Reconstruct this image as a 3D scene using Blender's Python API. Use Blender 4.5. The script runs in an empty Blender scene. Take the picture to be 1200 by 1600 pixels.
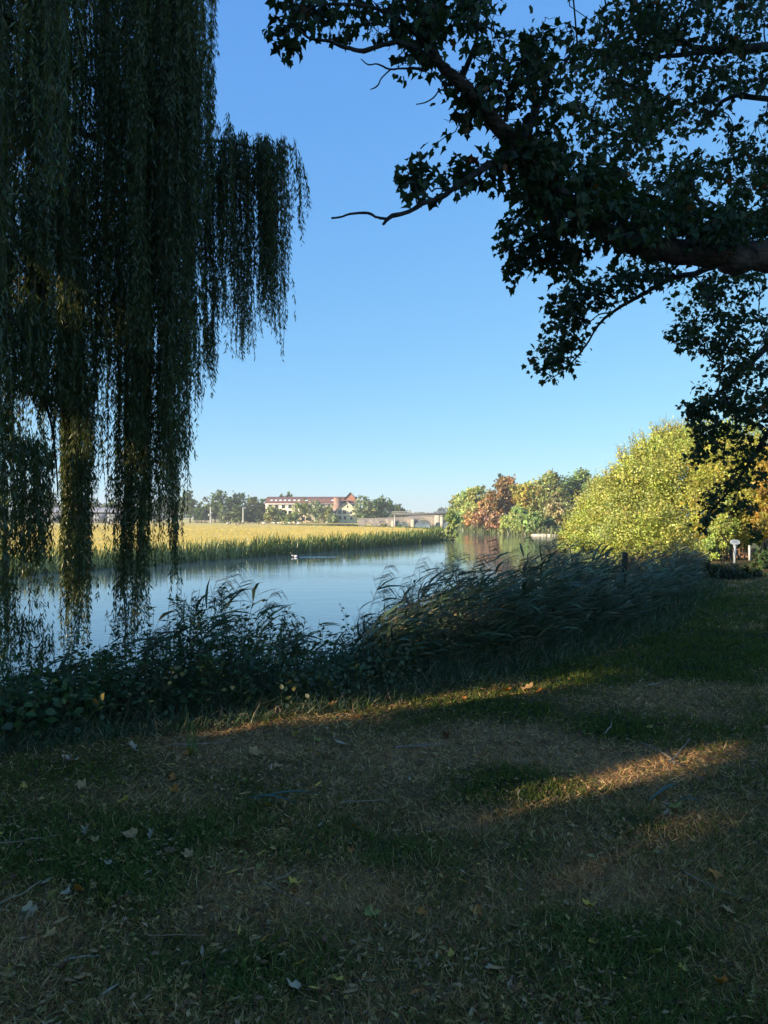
import bpy, math, random
import numpy as np
from mathutils import Vector

R = math.radians
sc = bpy.context.scene
COL = sc.collection
rng = np.random.default_rng(7)
random.seed(7)

# ------------------------------------------------------------------ camera
F = 1150.0            # focal length in photograph pixels (1200 x 1600)
HY = 808.0            # horizon row
CZ = 1.6              # eye height
cam_d = bpy.data.cameras.new('camera')
cam = bpy.data.objects.new('camera', cam_d)
COL.objects.link(cam)
cam.location = (0, 0, CZ)
cam.rotation_euler = (R(90), 0, 0)
cam_d.sensor_fit = 'VERTICAL'
cam_d.sensor_height = 24.0
cam_d.lens = 24.0 * F / 1600.0
cam_d.shift_y = (HY - 800.0) / 1600.0
cam_d.clip_start = 0.05
cam_d.clip_end = 12000
sc.camera = cam

# ------------------------------------------------------------------ light
SUN_EL = R(17.0)
TAN = math.tan(SUN_EL)
U = np.array([math.sin(R(60)), math.cos(R(60))])     # horizontal direction the sunlight travels
N_ = np.array([-U[1], U[0]])                          # across it
world = bpy.data.worlds.new('World')
sc.world = world
world.use_nodes = True
wn = world.node_tree
for n in list(wn.nodes):
    wn.nodes.remove(n)
sky = wn.nodes.new('ShaderNodeTexSky')
sky.sky_type = 'NISHITA'
sky.sun_disc = False
sky.sun_elevation = SUN_EL
to_sun = Vector((-U[0] * math.cos(SUN_EL), -U[1] * math.cos(SUN_EL), math.sin(SUN_EL)))
sky.sun_rotation = math.atan2(to_sun.x, to_sun.y)
sky.altitude = 0.0
sky.air_density = 0.7
sky.dust_density = 0.0
sky.ozone_density = 6.0
bg = wn.nodes.new('ShaderNodeBackground')
bg.inputs['Strength'].default_value = 0.1
# the camera's flat tone curve applied to the whole sky, channel by channel
tc1 = wn.nodes.new('ShaderNodeVectorMath'); tc1.operation = 'SCALE'; tc1.inputs['Scale'].default_value = 0.1
sep = wn.nodes.new('ShaderNodeSeparateXYZ'); com = wn.nodes.new('ShaderNodeCombineXYZ')
for ch, (gain, power) in enumerate([(8.4, 0.72), (7.54, 0.52), (6.3, 0.2)]):
    pw = wn.nodes.new('ShaderNodeMath'); pw.operation = 'POWER'; pw.inputs[1].default_value = power
    mg = wn.nodes.new('ShaderNodeMath'); mg.operation = 'MULTIPLY'; mg.inputs[1].default_value = gain
    wn.links.new(sep.outputs[ch], pw.inputs[0]); wn.links.new(pw.outputs[0], mg.inputs[0]); wn.links.new(mg.outputs[0], com.inputs[ch])
out = wn.nodes.new('ShaderNodeOutputWorld')
wn.links.new(sky.outputs[0], tc1.inputs[0]); wn.links.new(tc1.outputs[0], sep.inputs[0])
wn.links.new(com.outputs[0], bg.inputs[0])
wn.links.new(bg.outputs[0], out.inputs[0])

sun_d = bpy.data.lights.new('sun', 'SUN')
sun_d.energy = 5.0
sun_d.angle = R(0.53)
sun_d.color = (1.0, 0.88, 0.68)
sun = bpy.data.objects.new('sun', sun_d)
COL.objects.link(sun)
sun.rotation_euler = to_sun.to_track_quat('Z', 'Y').to_euler()
sun.location = (-40, -24, 30)

sc.view_settings.view_transform = 'Standard'
sc.view_settings.look = 'None'
sc.view_settings.exposure = 0.92
sc.view_settings.gamma = 1.0
sc.view_settings.use_curve_mapping = False
sc.cycles.max_bounces = 6
sc.cycles.diffuse_bounces = 2
sc.cycles.glossy_bounces = 3
sc.cycles.transmission_bounces = 3
sc.cycles.transparent_max_bounces = 4
sc.cycles.volume_bounces = 0
sc.cycles.use_denoising = True
sc.cycles.sample_clamp_indirect = 4.0
sc.cycles.caustics_reflective = False
sc.cycles.caustics_refractive = False

# ------------------------------------------------------------------ helpers
def P(px, py, d):
    return np.array([(px - 600.0) / F * d, d, CZ - (py - HY) / F * d])

def G(px, py, z=0.0):
    d = (CZ - z) * F / (py - HY)
    return np.array([(px - 600.0) / F * d, d, z])

def to_px(p):
    p = np.atleast_2d(p)
    y = np.maximum(p[:, 1], 0.2)
    return 600 + p[:, 0] / y * F, HY + (CZ - p[:, 2]) / y * F

def ray_st(p):
    """s across the sunlight, t along it, zeta = height of that sun ray at t = 0"""
    s = p[:, 0] * N_[0] + p[:, 1] * N_[1]
    t = p[:, 0] * U[0] + p[:, 1] * U[1]
    return s, t, p[:, 2] + t * TAN

def vnoise(x, y, scale, seed):
    r = np.random.default_rng(seed).random((256, 256))
    x = np.asarray(x) / scale + 1000.0
    y = np.asarray(y) / scale + 1000.0
    xi = np.floor(x).astype(int); yi = np.floor(y).astype(int)
    fx = x - xi; fy = y - yi
    fx = fx * fx * (3 - 2 * fx); fy = fy * fy * (3 - 2 * fy)
    a = r[xi % 256, yi % 256]; b = r[(xi + 1) % 256, yi % 256]
    c = r[xi % 256, (yi + 1) % 256]; d = r[(xi + 1) % 256, (yi + 1) % 256]
    return (a * (1 - fx) + b * fx) * (1 - fy) + (c * (1 - fx) + d * fx) * fy

def fbm(x, y, scale, seed, octs=3):
    v = 0; a = 1; tot = 0
    for k in range(octs):
        v = v + a * vnoise(x, y, scale / 2 ** k, seed + k)
        tot += a; a *= 0.55
    return v / tot

def tag(o, label=None, cat=None, group=None, kind=None):
    if label: o['label'] = label
    if cat: o['category'] = cat
    if group: o['group'] = group
    if kind: o['kind'] = kind
    return o

def raw_mesh(name, V, T, mats, tint=None, mi=None, smooth=False):
    V = np.asarray(V, dtype=np.float32); T = np.asarray(T, dtype=np.int32)
    me = bpy.data.meshes.new(name)
    k = T.shape[1]
    me.vertices.add(len(V)); me.vertices.foreach_set('co', V.ravel())
    me.loops.add(T.size); me.loops.foreach_set('vertex_index', T.ravel())
    me.polygons.add(len(T))
    me.polygons.foreach_set('loop_start', np.arange(0, T.size, k, dtype=np.int32))
    me.polygons.foreach_set('loop_total', np.full(len(T), k, dtype=np.int32))
    if smooth:
        me.polygons.foreach_set('use_smooth', np.ones(len(T), dtype=bool))
    if not isinstance(mats, (list, tuple)): mats = [mats]
    for m in mats: me.materials.append(m)
    if mi is not None:
        me.polygons.foreach_set('material_index', np.asarray(mi, dtype=np.int32))
    me.update(calc_edges=True)
    if tint is not None:
        a = me.attributes.new('tint', 'FLOAT_COLOR', 'POINT')
        c = np.ones((len(V), 4), dtype=np.float32); c[:, :3] = tint
        a.data.foreach_set('color', c.ravel())
    return me

def link(name, me, parent=None, loc=(0, 0, 0)):
    o = bpy.data.objects.new(name, me)
    COL.objects.link(o)
    o.location = loc
    if parent is not None: o.parent = parent
    return o

def empty(name, loc=(0, 0, 0), rz=0.0, parent=None):
    o = bpy.data.objects.new(name, None)
    COL.objects.link(o); o.location = loc; o.rotation_euler = (0, 0, rz)
    o.empty_display_size = 0.2
    if parent is not None: o.parent = parent
    return o

class MB:
    """collects triangles with a colour per vertex"""
    def __init__(self):
        self.v = []; self.t = []; self.c = []; self.n = 0
    def add(self, V, T, c=(1, 1, 1)):
        V = np.asarray(V, dtype=float).reshape(-1, 3); T = np.asarray(T, dtype=int)
        if T.shape[1] == 4:
            T = np.concatenate([T[:, [0, 1, 2]], T[:, [0, 2, 3]]])
        c = np.asarray(c, dtype=float)
        if c.ndim == 1: c = np.tile(c, (len(V), 1))
        self.v.append(V); self.t.append(T + self.n); self.c.append(c); self.n += len(V)
    def box(self, lo, hi, c=(1, 1, 1)):
        x0, y0, z0 = lo; x1, y1, z1 = hi
        V = [(x0, y0, z0), (x1, y0, z0), (x1, y1, z0), (x0, y1, z0), (x0, y0, z1), (x1, y0, z1), (x1, y1, z1), (x0, y1, z1)]
        self.add(V, [(0, 3, 2, 1), (4, 5, 6, 7), (0, 1, 5, 4), (1, 2, 6, 5), (2, 3, 7, 6), (3, 0, 4, 7)], c)
    def tube(self, pts, rad, sides=6, c=(1, 1, 1), cap=True):
        pts = np.asarray(pts, dtype=float); m = len(pts)
        rad = np.broadcast_to(np.asarray(rad, dtype=float), (m,))
        tan = np.gradient(pts, axis=0)
        tan /= np.linalg.norm(tan, axis=1)[:, None] + 1e-9
        up = np.array([0.31, 0.17, 0.93]) if abs(tan[0][2]) < 0.8 else np.array([0.9, 0.3, 0.1])
        a = np.cross(tan, up); a /= np.linalg.norm(a, axis=1)[:, None] + 1e-9
        b = np.cross(tan, a)
        th = np.linspace(0, 2 * math.pi, sides, endpoint=False)
        V = pts[:, None, :] + rad[:, None, None] * (np.cos(th)[None, :, None] * a[:, None, :] + np.sin(th)[None, :, None] * b[:, None, :])
        V = V.reshape(-1, 3)
        T = []
        for i in range(m - 1):
            for j in range(sides):
                k = (j + 1) % sides
                T.append((i * sides + j, i * sides + k, (i + 1) * sides + k, (i + 1) * sides + j))
        self.add(V, T, c)
        if cap:
            e = np.concatenate([V[-sides:], pts[-1:] + tan[-1:] * rad[-1] * 0.4])
            self.add(e, [(j, (j + 1) % sides, sides) for j in range(sides)], c)
    def scatter(self, tv, tt, pos, A, B, C, scale, col):
        """template tv (k,3) placed at pos with axes A,B,C (N,3); scale (N,) or (N,3); col (N,3)"""
        pos = np.asarray(pos); N = len(pos)
        if N == 0: return
        tv = np.asarray(tv, dtype=float); k = len(tv)
        tt = np.asarray(tt, dtype=int)
        if tt.shape[1] == 4: tt = np.concatenate([tt[:, [0, 1, 2]], tt[:, [0, 2, 3]]])
        scale = np.asarray(scale, dtype=float)
        if scale.ndim == 1: scale = np.repeat(scale[:, None], 3, axis=1)
        V = (pos[:, None, :]
             + tv[None, :, 0, None] * (A * scale[:, 0:1])[:, None, :]
             + tv[None, :, 1, None] * (B * scale[:, 1:2])[:, None, :]
             + tv[None, :, 2, None] * (C * scale[:, 2:3])[:, None, :])
        T = (tt[None, :, :] + (np.arange(N) * k)[:, None, None]).reshape(-1, 3)
        c = np.repeat(col, k, axis=0)
        self.v.append(V.reshape(-1, 3)); self.t.append(T + self.n); self.c.append(c); self.n += N * k
    def mesh(self, name, mat, smooth=False, origin=None):
        V = np.concatenate(self.v)
        if origin is not None: V = V - np.asarray(origin)
        return raw_mesh(name, V, np.concatenate(self.t), mat, np.concatenate(self.c), smooth=smooth)
    def build(self, name, mat, parent=None, smooth=False, origin=None):
        return link(name, self.mesh(name, mat, smooth, origin), parent, (0, 0, 0) if origin is None or parent is not None else origin)

def unit(v):
    return v / (np.linalg.norm(v, axis=-1, keepdims=True) + 1e-9)

def frames(N, axis=None, spread=1.0, r=rng):
    """orthonormal axes, B (length) along `axis` loosened by spread, C normal"""
    B = r.normal(size=(N, 3))
    if axis is not None: B = np.asarray(axis) + B * spread
    B = unit(B)
    C = unit(np.cross(B, r.normal(size=(N, 3))))
    A = np.cross(B, C)
    return A, B, C

# ------------------------------------------------------------------ materials
def new_mat(name):
    m = bpy.data.materials.new(name); m.use_nodes = True
    for n in list(m.node_tree.nodes): m.node_tree.nodes.remove(n)
    return m, m.node_tree.nodes, m.node_tree.links

def leaf_mat(name, trans=0.35, gloss=0.06, rough=0.45):
    m, N, L = new_mat(name)
    at = N.new('ShaderNodeAttribute'); at.attribute_name = 'tint'
    di = N.new('ShaderNodeBsdfDiffuse'); tr = N.new('ShaderNodeBsdfTranslucent'); gl = N.new('ShaderNodeBsdfGlossy')
    gl.inputs['Roughness'].default_value = rough
    gl.inputs['Color'].default_value = (1, 0.93, 0.8, 1)
    mx = N.new('ShaderNodeMixShader'); mx.inputs[0].default_value = trans
    m2 = N.new('ShaderNodeMixShader'); m2.inputs[0].default_value = gloss
    hs = N.new('ShaderNodeHueSaturation'); hs.inputs['Saturation'].default_value = 1.15; hs.inputs['Value'].default_value = 1.25
    o = N.new('ShaderNodeOutputMaterial')
    L.new(at.outputs['Color'], di.inputs['Color']); L.new(at.outputs['Color'], hs.inputs['Color'])
    L.new(hs.outputs[0], tr.inputs['Color'])
    L.new(di.outputs[0], mx.inputs[1]); L.new(tr.outputs[0], mx.inputs[2])
    L.new(mx.outputs[0], m2.inputs[1]); L.new(gl.outputs[0], m2.inputs[2])
    L.new(m2.outputs[0], o.inputs['Surface'])
    return m

def tint_mat(name, rough=0.85, noise=12.0, amount=0.35, bump=0.3, bscale=20.0, spec=0.2, stretch=(1, 1, 1)):
    """colour of its own from the tint attribute, broken up by noise and relief"""
    m, N, L = new_mat(name)
    at = N.new('ShaderNodeAttribute'); at.attribute_name = 'tint'
    tc = N.new('ShaderNodeTexCoord'); mp = N.new('ShaderNodeMapping'); mp.inputs['Scale'].default_value = stretch
    nz = N.new('ShaderNodeTexNoise'); nz.inputs['Scale'].default_value = noise; nz.inputs['Detail'].default_value = 5
    mr = N.new('ShaderNodeMapRange'); mr.inputs['From Min'].default_value = 0.3; mr.inputs['From Max'].default_value = 0.7
    mr.inputs['To Min'].default_value = 1 - amount; mr.inputs['To Max'].default_value = 1 + amount
    mu = N.new('ShaderNodeVectorMath'); mu.operation = 'SCALE'
    bs = N.new('ShaderNodeBsdfPrincipled'); bs.inputs['Roughness'].default_value = rough
    bs.inputs['Specular IOR Level'].default_value = spec
    n2 = N.new('ShaderNodeTexNoise'); n2.inputs['Scale'].default_value = bscale; n2.inputs['Detail'].default_value = 4
    bu = N.new('ShaderNodeBump'); bu.inputs['Strength'].default_value = bump; bu.inputs['Distance'].default_value = 0.05
    o = N.new('ShaderNodeOutputMaterial')
    L.new(tc.outputs['Object'], mp.inputs[0]); L.new(mp.outputs[0], nz.inputs[0]); L.new(mp.outputs[0], n2.inputs[0])
    L.new(nz.outputs['Fac'], mr.inputs['Value']); L.new(at.outputs['Color'], mu.inputs[0]); L.new(mr.outputs[0], mu.inputs['Scale'])
    L.new(mu.outputs[0], bs.inputs['Base Color'])
    L.new(n2.outputs['Fac'], bu.inputs['Height']); L.new(bu.outputs[0], bs.inputs['Normal'])
    L.new(bs.outputs[0], o.inputs['Surface'])
    return m

M = {}
M['leaf'] = leaf_mat('leaf', 0.3, 0.035)
M['sycamore'] = leaf_mat('sycamore_leaf', 0.22, 0.025)
M['reed'] = leaf_mat('reed_leaf', 0.16, 0.04, 0.45)
M['crown'] = leaf_mat('far_leaf', 0.25, 0.02)
M['willow'] = leaf_mat('willow_leaf', 0.3, 0.045, 0.4)
M['grass'] = leaf_mat('grass_blade', 0.25, 0.012, 0.5)
M['dry'] = leaf_mat('dry_leaf', 0.15, 0.012, 0.6)
M['bark'] = tint_mat('bark', 0.95, 9, 0.55, 1.0, 26, 0.1, (0.5, 1, 1))
M['soil'] = tint_mat('soil', 0.95, 9, 0.35, 0.6, 30, 0.1)
M['field'] = tint_mat('dry_field', 0.95, 0.35, 0.14, 0.3, 3, 0.1, (1, 3, 1))
M['stone'] = tint_mat('stone', 0.85, 1.3, 0.25, 0.5, 3.0)
M['wood'] = tint_mat('old_wood', 0.85, 8, 0.3, 0.5, 25, 0.2, (1, 1, 0.2))
M['paint'] = tint_mat('paint', 0.5, 3, 0.06, 0.05, 8, 0.4)
M['tile'] = tint_mat('roof_tile', 0.8, 1.6, 0.3, 0.4, 4, 0.2, (1, 1, 4))
M['feather'] = tint_mat('feather', 0.7, 10, 0.15, 0.1, 30)

def glass_mat():
    m, N, L = new_mat('window_glass')
    b = N.new('ShaderNodeBsdfPrincipled'); b.inputs['Base Color'].default_value = (0.03, 0.04, 0.05, 1)
    b.inputs['Roughness'].default_value = 0.08
    o = N.new('ShaderNodeOutputMaterial'); L.new(b.outputs[0], o.inputs['Surface'])
    return m
M['glass'] = glass_mat()

def water_mat():
    m, N, L = new_mat('river_water')
    tc = N.new('ShaderNodeTexCoord')
    geo = N.new('ShaderNodeNewGeometry')
    mp = N.new('ShaderNodeMapping'); mp.inputs['Scale'].default_value = (0.8, 1.7, 1); mp.inputs['Rotation'].default_value = (0, 0, R(14))
    L.new(geo.outputs['Position'], mp.inputs[0])
    n1 = N.new('ShaderNodeTexNoise'); n1.inputs['Scale'].default_value = 2.4; n1.inputs['Detail'].default_value = 3; n1.inputs['Roughness'].default_value = 0.55
    n2 = N.new('ShaderNodeTexNoise'); n2.inputs['Scale'].default_value = 0.09; n2.inputs['Detail'].default_value = 3
    n3 = N.new('ShaderNodeTexNoise'); n3.inputs['Scale'].default_value = 0.5; n3.inputs['Detail'].default_value = 1
    for n in (n1, n3): L.new(mp.outputs[0], n.inputs[0])
    mp2 = N.new('ShaderNodeMapping'); mp2.inputs['Scale'].default_value = (0.6, 1.2, 1)
    L.new(geo.outputs['Position'], mp2.inputs[0]); L.new(mp2.outputs[0], n2.inputs[0])
    # breeze patches: ripples are rougher in some reaches than in others
    mr = N.new('ShaderNodeMapRange'); mr.inputs['From Min'].default_value = 0.42; mr.inputs['From Max'].default_value = 0.62
    mr.inputs['To Min'].default_value = 0.45; mr.inputs['To Max'].default_value = 1.6
    L.new(n2.outputs['Fac'], mr.inputs['Value'])
    mu = N.new('ShaderNodeMath'); mu.operation = 'MULTIPLY'
    L.new(n1.outputs['Fac'], mu.inputs[0]); L.new(mr.outputs[0], mu.inputs[1])
    ad = N.new('ShaderNodeMath'); ad.operation = 'ADD'
    L.new(mu.outputs[0], ad.inputs[0]); L.new(n3.outputs['Fac'], ad.inputs[1])
    bu = N.new('ShaderNodeBump'); bu.inputs['Strength'].default_value = 1.0; bu.inputs['Distance'].default_value = 0.0055
    L.new(ad.outputs[0], bu.inputs['Height'])
    b = N.new('ShaderNodeBsdfPrincipled'); b.inputs['Base Color'].default_value = (0.06, 0.105, 0.13, 1)
    b.inputs['Roughness'].default_value = 0.03; b.inputs['IOR'].default_value = 1.6
    L.new(bu.outputs[0], b.inputs['Normal'])
    o = N.new('ShaderNodeOutputMaterial'); L.new(b.outputs[0], o.inputs['Surface'])
    return m
M['water'] = water_mat()

# ------------------------------------------------------------------ terrain
WZ = -1.2      # water level
MZ = -0.5      # meadow level
LEFT = [(-260, -190), (-60, -25), (-34, 16), (-22, 29), (-17.6, 36), (-12.2, 46.7), (-7.4, 56.5), (-2.3, 65.7), (2.7, 77.5), (6.2, 88),
        (8.0, 96), (8.9, 105), (8.7, 113), (7.4, 135), (3, 152), (-6, 166), (-16, 182), (-28, 203), (-28, 218), (-4, 221), (4, 226), (6, 240), (6, 520)]
RIGHT = [(60, 520), (22, 250), (21, 225), (20.2, 214), (18.2, 190), (17.2, 165), (17.0, 142), (18.6, 129), (22, 117), (25, 110.5), (30, 104), (31, 92),
         (24, 74), (16.5, 54), (12.5, 40), (9.8, 29), (7.2, 21), (4.9, 16.3), (2.3, 11.9), (0.5, 9.9), (-1.2, 8.3), (-3.0, 7.3),
         (-4.8, 6.1), (-8, 3.2), (-25, -12), (-120, -100), (-235, -215)]
RIVER = np.array(LEFT + RIGHT, dtype=float)
MEADOW = np.array(LEFT + [(6, 4000), (-6000, 4000), (-6000, -190)], dtype=float)

def inside(poly, x, y):
    r = np.zeros(x.shape, dtype=bool)
    n = len(poly)
    for i in range(n):
        x0, y0 = poly[i]; x1, y1 = poly[(i + 1) % n]
        if y0 == y1: continue
        c = (y0 > y) != (y1 > y)
        r ^= c & (x < (x1 - x0) * (y - y0) / (y1 - y0) + x0)
    return r

def sdist(x, y):
    d = np.full(x.shape, 1e9)
    n = len(RIVER)
    for i in range(n):
        a = RIVER[i]; b = RIVER[(i + 1) % n]
        e = b - a; L2 = e @ e
        t = np.clip(((x - a[0]) * e[0] + (y - a[1]) * e[1]) / L2, 0, 1)
        d = np.minimum(d, np.hypot(x - a[0] - t * e[0], y - a[1] - t * e[1]))
    return np.where(inside(RIVER, x, y), -d, d)

def height(x, y, want_all=False):
    x = np.asarray(x, dtype=float); y = np.asarray(y, dtype=float)
    sd = sdist(x, y); md = inside(MEADOW, x, y) & (sd > 0)
    wob = (fbm(x, y, 1.3, 31) - 0.5) * 0.10 * np.clip(sd, 0, 1) + (fbm(x, y, 9, 37) - 0.5) * 0.22 * np.clip(sd / 6, 0, 1)
    far = np.clip((y - 24) / 40, 0, 1)
    land_l = 0.0 - 0.45 * far * far * (3 - 2 * far)
    under = WZ + np.maximum(sd * 0.7, -1.3)
    w = np.where(y < 26, 1.75, 1.2)
    hl = WZ + (land_l - WZ) * np.clip(sd / w, 0, 1) ** 0.75 + wob
    hm = WZ + (MZ - WZ) * np.clip(sd / 0.7, 0, 1) + wob * 0.6
    h = np.where(sd < 0, under, np.where(md, hm, hl))
    if want_all: return h, sd, md
    return h

def lawn_green(x, y):
    """0 = dry thatch and bare earth, 1 = green turf; patches laid out where the photograph has them"""
    p = np.stack([x, y, np.zeros_like(x)], axis=1)
    px, py = to_px(p)
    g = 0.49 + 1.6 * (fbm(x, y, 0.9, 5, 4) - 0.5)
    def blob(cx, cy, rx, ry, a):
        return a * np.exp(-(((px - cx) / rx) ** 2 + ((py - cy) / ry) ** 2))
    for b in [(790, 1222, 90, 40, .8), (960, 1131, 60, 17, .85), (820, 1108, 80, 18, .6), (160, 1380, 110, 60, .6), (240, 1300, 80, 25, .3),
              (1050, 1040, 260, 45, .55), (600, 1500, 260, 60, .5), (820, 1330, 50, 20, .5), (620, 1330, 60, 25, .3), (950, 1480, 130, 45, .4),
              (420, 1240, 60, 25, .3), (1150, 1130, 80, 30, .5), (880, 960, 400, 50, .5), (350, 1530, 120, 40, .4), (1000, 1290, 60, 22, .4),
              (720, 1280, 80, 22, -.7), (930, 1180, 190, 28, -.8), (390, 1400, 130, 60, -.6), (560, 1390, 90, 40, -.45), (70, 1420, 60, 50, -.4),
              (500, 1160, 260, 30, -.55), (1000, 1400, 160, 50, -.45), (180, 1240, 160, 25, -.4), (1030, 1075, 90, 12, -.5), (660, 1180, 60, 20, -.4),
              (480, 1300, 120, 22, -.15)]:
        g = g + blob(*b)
    return np.clip(g, 0, 1)

def axis_coords(lo, hi, c, step, grow, n_near):
    a = [c]; s = step
    k = 0
    while a[-1] < hi:
        a.append(a[-1] + s); k += 1
        if k > n_near: s *= grow
    b = [c]; s = step; k = 0
    while b[-1] > lo:
        b.append(b[-1] - s); k += 1
        if k > n_near: s *= grow
    return np.array(sorted(set(b + a)))

def build_terrain():
    xs = axis_coords(-1300, 1300, 1.0, 0.11, 1.028, 55)
    ys = axis_coords(-60, 1400, 6.0, 0.11, 1.02, 55)
    X, Y = np.meshgrid(xs, ys)
    x = X.ravel(); y = Y.ravel()
    h, sd, md = height(x, y, True)
    nx = len(xs); ny = len(ys)
    idx = np.arange(nx * ny).reshape(ny, nx)
    T = np.stack([idx[:-1, :-1], idx[:-1, 1:], idx[1:, 1:], idx[1:, :-1]], axis=-1).reshape(-1, 4)
    fsd = sd[T].mean(axis=1); fmd = md[T].mean(axis=1)
    V = np.stack([x, y, h], axis=1)
    g = lawn_green(x, y)[:, None]
    n1 = fbm(x, y, 0.35, 91, 3)[:, None]
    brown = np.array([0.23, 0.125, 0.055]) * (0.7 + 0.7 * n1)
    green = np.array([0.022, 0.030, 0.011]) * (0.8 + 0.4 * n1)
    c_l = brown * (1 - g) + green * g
    far = np.clip((y - 22) / 20, 0, 1)[:, None]
    c_l = c_l * (1 - far) + np.array([0.16, 0.15, 0.05]) * far
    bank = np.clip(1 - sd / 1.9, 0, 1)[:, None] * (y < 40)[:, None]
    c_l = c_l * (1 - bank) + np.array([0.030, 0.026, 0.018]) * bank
    n2 = fbm(x, y * 2.5, 14, 55, 4)[:, None]
    c_m = np.array([0.80, 0.575, 0.17]) * (0.8 + 0.35 * n2) 
    gr = np.clip((n2 - 0.55) * 4, 0, 0.5)
    c_m = c_m * (1 - gr) + np.array([0.56, 0.48, 0.2]) * gr
    c_b = np.tile(np.array([[0.03, 0.03, 0.02]]), (len(x), 1))
    def part(name, sel, cols, mat, smooth=True):
        t = T[sel]; u, inv = np.unique(t, return_inverse=True)
        me = raw_mesh(name, V[u], inv.reshape(-1, 4), mat, cols[u], smooth=smooth)
        return tag(link(name, me), kind='structure')
    bed = fsd < -0.4
    mead = (~bed) & (fmd > 0.5)
    lawn = (~bed) & (~mead)
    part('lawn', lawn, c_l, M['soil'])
    part('meadow', mead, c_m, M['field'])
    part('riverbed', bed, c_b, M['soil'])

build_terrain()
wv = []
me = raw_mesh('river', [(-420, -58, WZ), (420, -58, WZ), (420, 620, WZ), (-420, 620, WZ)], [(0, 1, 2, 3)], M['water'])
tag(link('river', me), kind='structure')

# ------------------------------------------------------------------ leaf templates
# narrow willow / lance leaf, folded along the midrib, length 1 along +B
LANCE_V = [(0, 0, 0), (0.5, 0.38, 0.10), (0, 1, -0.05), (-0.5, 0.38, 0.10), (0, 0.42, 0)]
LANCE_T = [(0, 1, 4), (1, 2, 4), (2, 3, 4), (3, 0, 4)]
RH_V = [(0, 0, 0), (0.5, 0.45, 0.08), (0, 1, 0), (-0.5, 0.45, 0.08)]
RH_T = [(0, 1, 2), (0, 2, 3)]
# five-lobed sycamore leaf
_mp = [(0, 0), (0.22, -0.10), (0.44, 0.0), (0.40, 0.18), (0.58, 0.42), (0.42, 0.47), (0.27, 0.56), (0.16, 0.74), (0, 1.0)]
MAPLE_V = [(x, y, 0.12 * abs(x) * 2 - 0.06 * y * y) for x, y in _mp] + [(-x, y, 0.12 * abs(x) * 2 - 0.06 * y * y) for x, y in _mp[1:-1]] + [(0, 0.34, 0.0)]
_order = [0, 1, 2, 3, 4, 5, 6, 7, 8] + [15, 14, 13, 12, 11, 10, 9]
MAPLE_T = [(_order[i], _order[(i + 1) % 16], 16) for i in range(16)]
# cheaper lobed leaf for the crown further back
_m2 = [(0, 0), (0.42, 0.0), (0.38, 0.22), (0.55, 0.45), (0.26, 0.56), (0, 1.0)]
MAPLE2_V = [(x, y, 0.1 * abs(x)) for x, y in _m2] + [(-x, y, 0.1 * abs(x)) for x, y in _m2[1:-1]]
MAPLE2_T = [(0, 1, 2), (2, 3, 4), (0, 2, 4), (0, 4, 5), (0, 5, 9), (9, 8, 7), (9, 7, 0), (7, 6, 0)]
OVAL_V = [(0, 0, 0), (0.38, 0.22, 0.06), (0.42, 0.55, 0.07), (0, 1, -0.04), (-0.42, 0.55, 0.07), (-0.38, 0.22, 0.06), (0, 0.45, 0)]
OVAL_T = [(0, 1, 6), (1, 2, 6), (2, 3, 6), (3, 4, 6), (4, 5, 6), (5, 0, 6)]

def jitter(col, n, amt=0.25, hue=0.12, r=rng):
    c = np.tile(np.asarray(col, dtype=float), (n, 1)) if np.ndim(col) == 1 else np.array(col, dtype=float)
    return np.clip(c * (1 + r.uniform(-amt, amt, (n, 1))) * (1 + r.uniform(-hue, hue, (n, 3))), 0.001, 1)

# sun gaps in the canopy: (s0, s1, zeta0, zeta1, t_max, probability)
STRIPS = []
def strip_from_ground(a, b, half, prob):
    A = G(*a)[None]; B = G(*b)[None]
    s0, t0, z0 = ray_st(A); s1, t1, z1 = ray_st(B)
    STRIPS.append((min(s0[0], s1[0]) - half, max(s0[0], s1[0]) + half, min(z0[0], z1[0]), max(z0[0], z1[0]), min(t0[0], t1[0]), prob))
strip_from_ground((585, 1117), (860, 1077), 0.022, 0.97)
strip_from_ground((900, 1227), (1085, 1183), 0.028, 0.97)
strip_from_ground((640, 1287), (1085, 1190), 0.05, 0.25)
strip_from_ground((960, 1335), (1200, 1270), 0.16, 0.66)
strip_from_ground((1120, 1560), (1230, 1500), 0.12, 0.5)
# loose parts of the canopy: ragged holes through which the low sun dapples the willow curtains
DAPPLE = [(7.0, 8.7, 0.3, 2.9, 0.9, 0.45), (6.6, 10.4, 2.9, 6.5, 0.7, 0.60), (5.8, 7.0, 0.8, 2.4, 0.5, 0.52), (5.2, 6.6, 0.3, 2.5, -0.6, 0.55), (1.6, 2.6, 0.80, 1.3, 0.2, 0.66)]
def keep(p, r=rng, margin=0.0):
    s, t, ze = ray_st(p)
    k = np.ones(len(p), dtype=bool)
    for s0, s1, z0, z1, tm, pr in STRIPS:
        inb = (s > s0 - margin) & (s < s1 + margin) & (ze > z0 - margin) & (ze < z1 + margin) & (t < tm - 0.05)
        k &= ~(inb & (r.random(len(p)) < (pr if margin == 0 or pr > .9 else pr * .9)))
    h = fbm(s, ze, 0.55, 404, 3)
    for s0, s1, z0, z1, tm, th in DAPPLE:
        inb = (s > s0) & (s < s1) & (ze > z0) & (ze < z1) & (t < tm) & (h > th - 0.08 * (margin > 0))
        k &= ~(inb & (r.random(len(p)) < .985))
    return k

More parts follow.
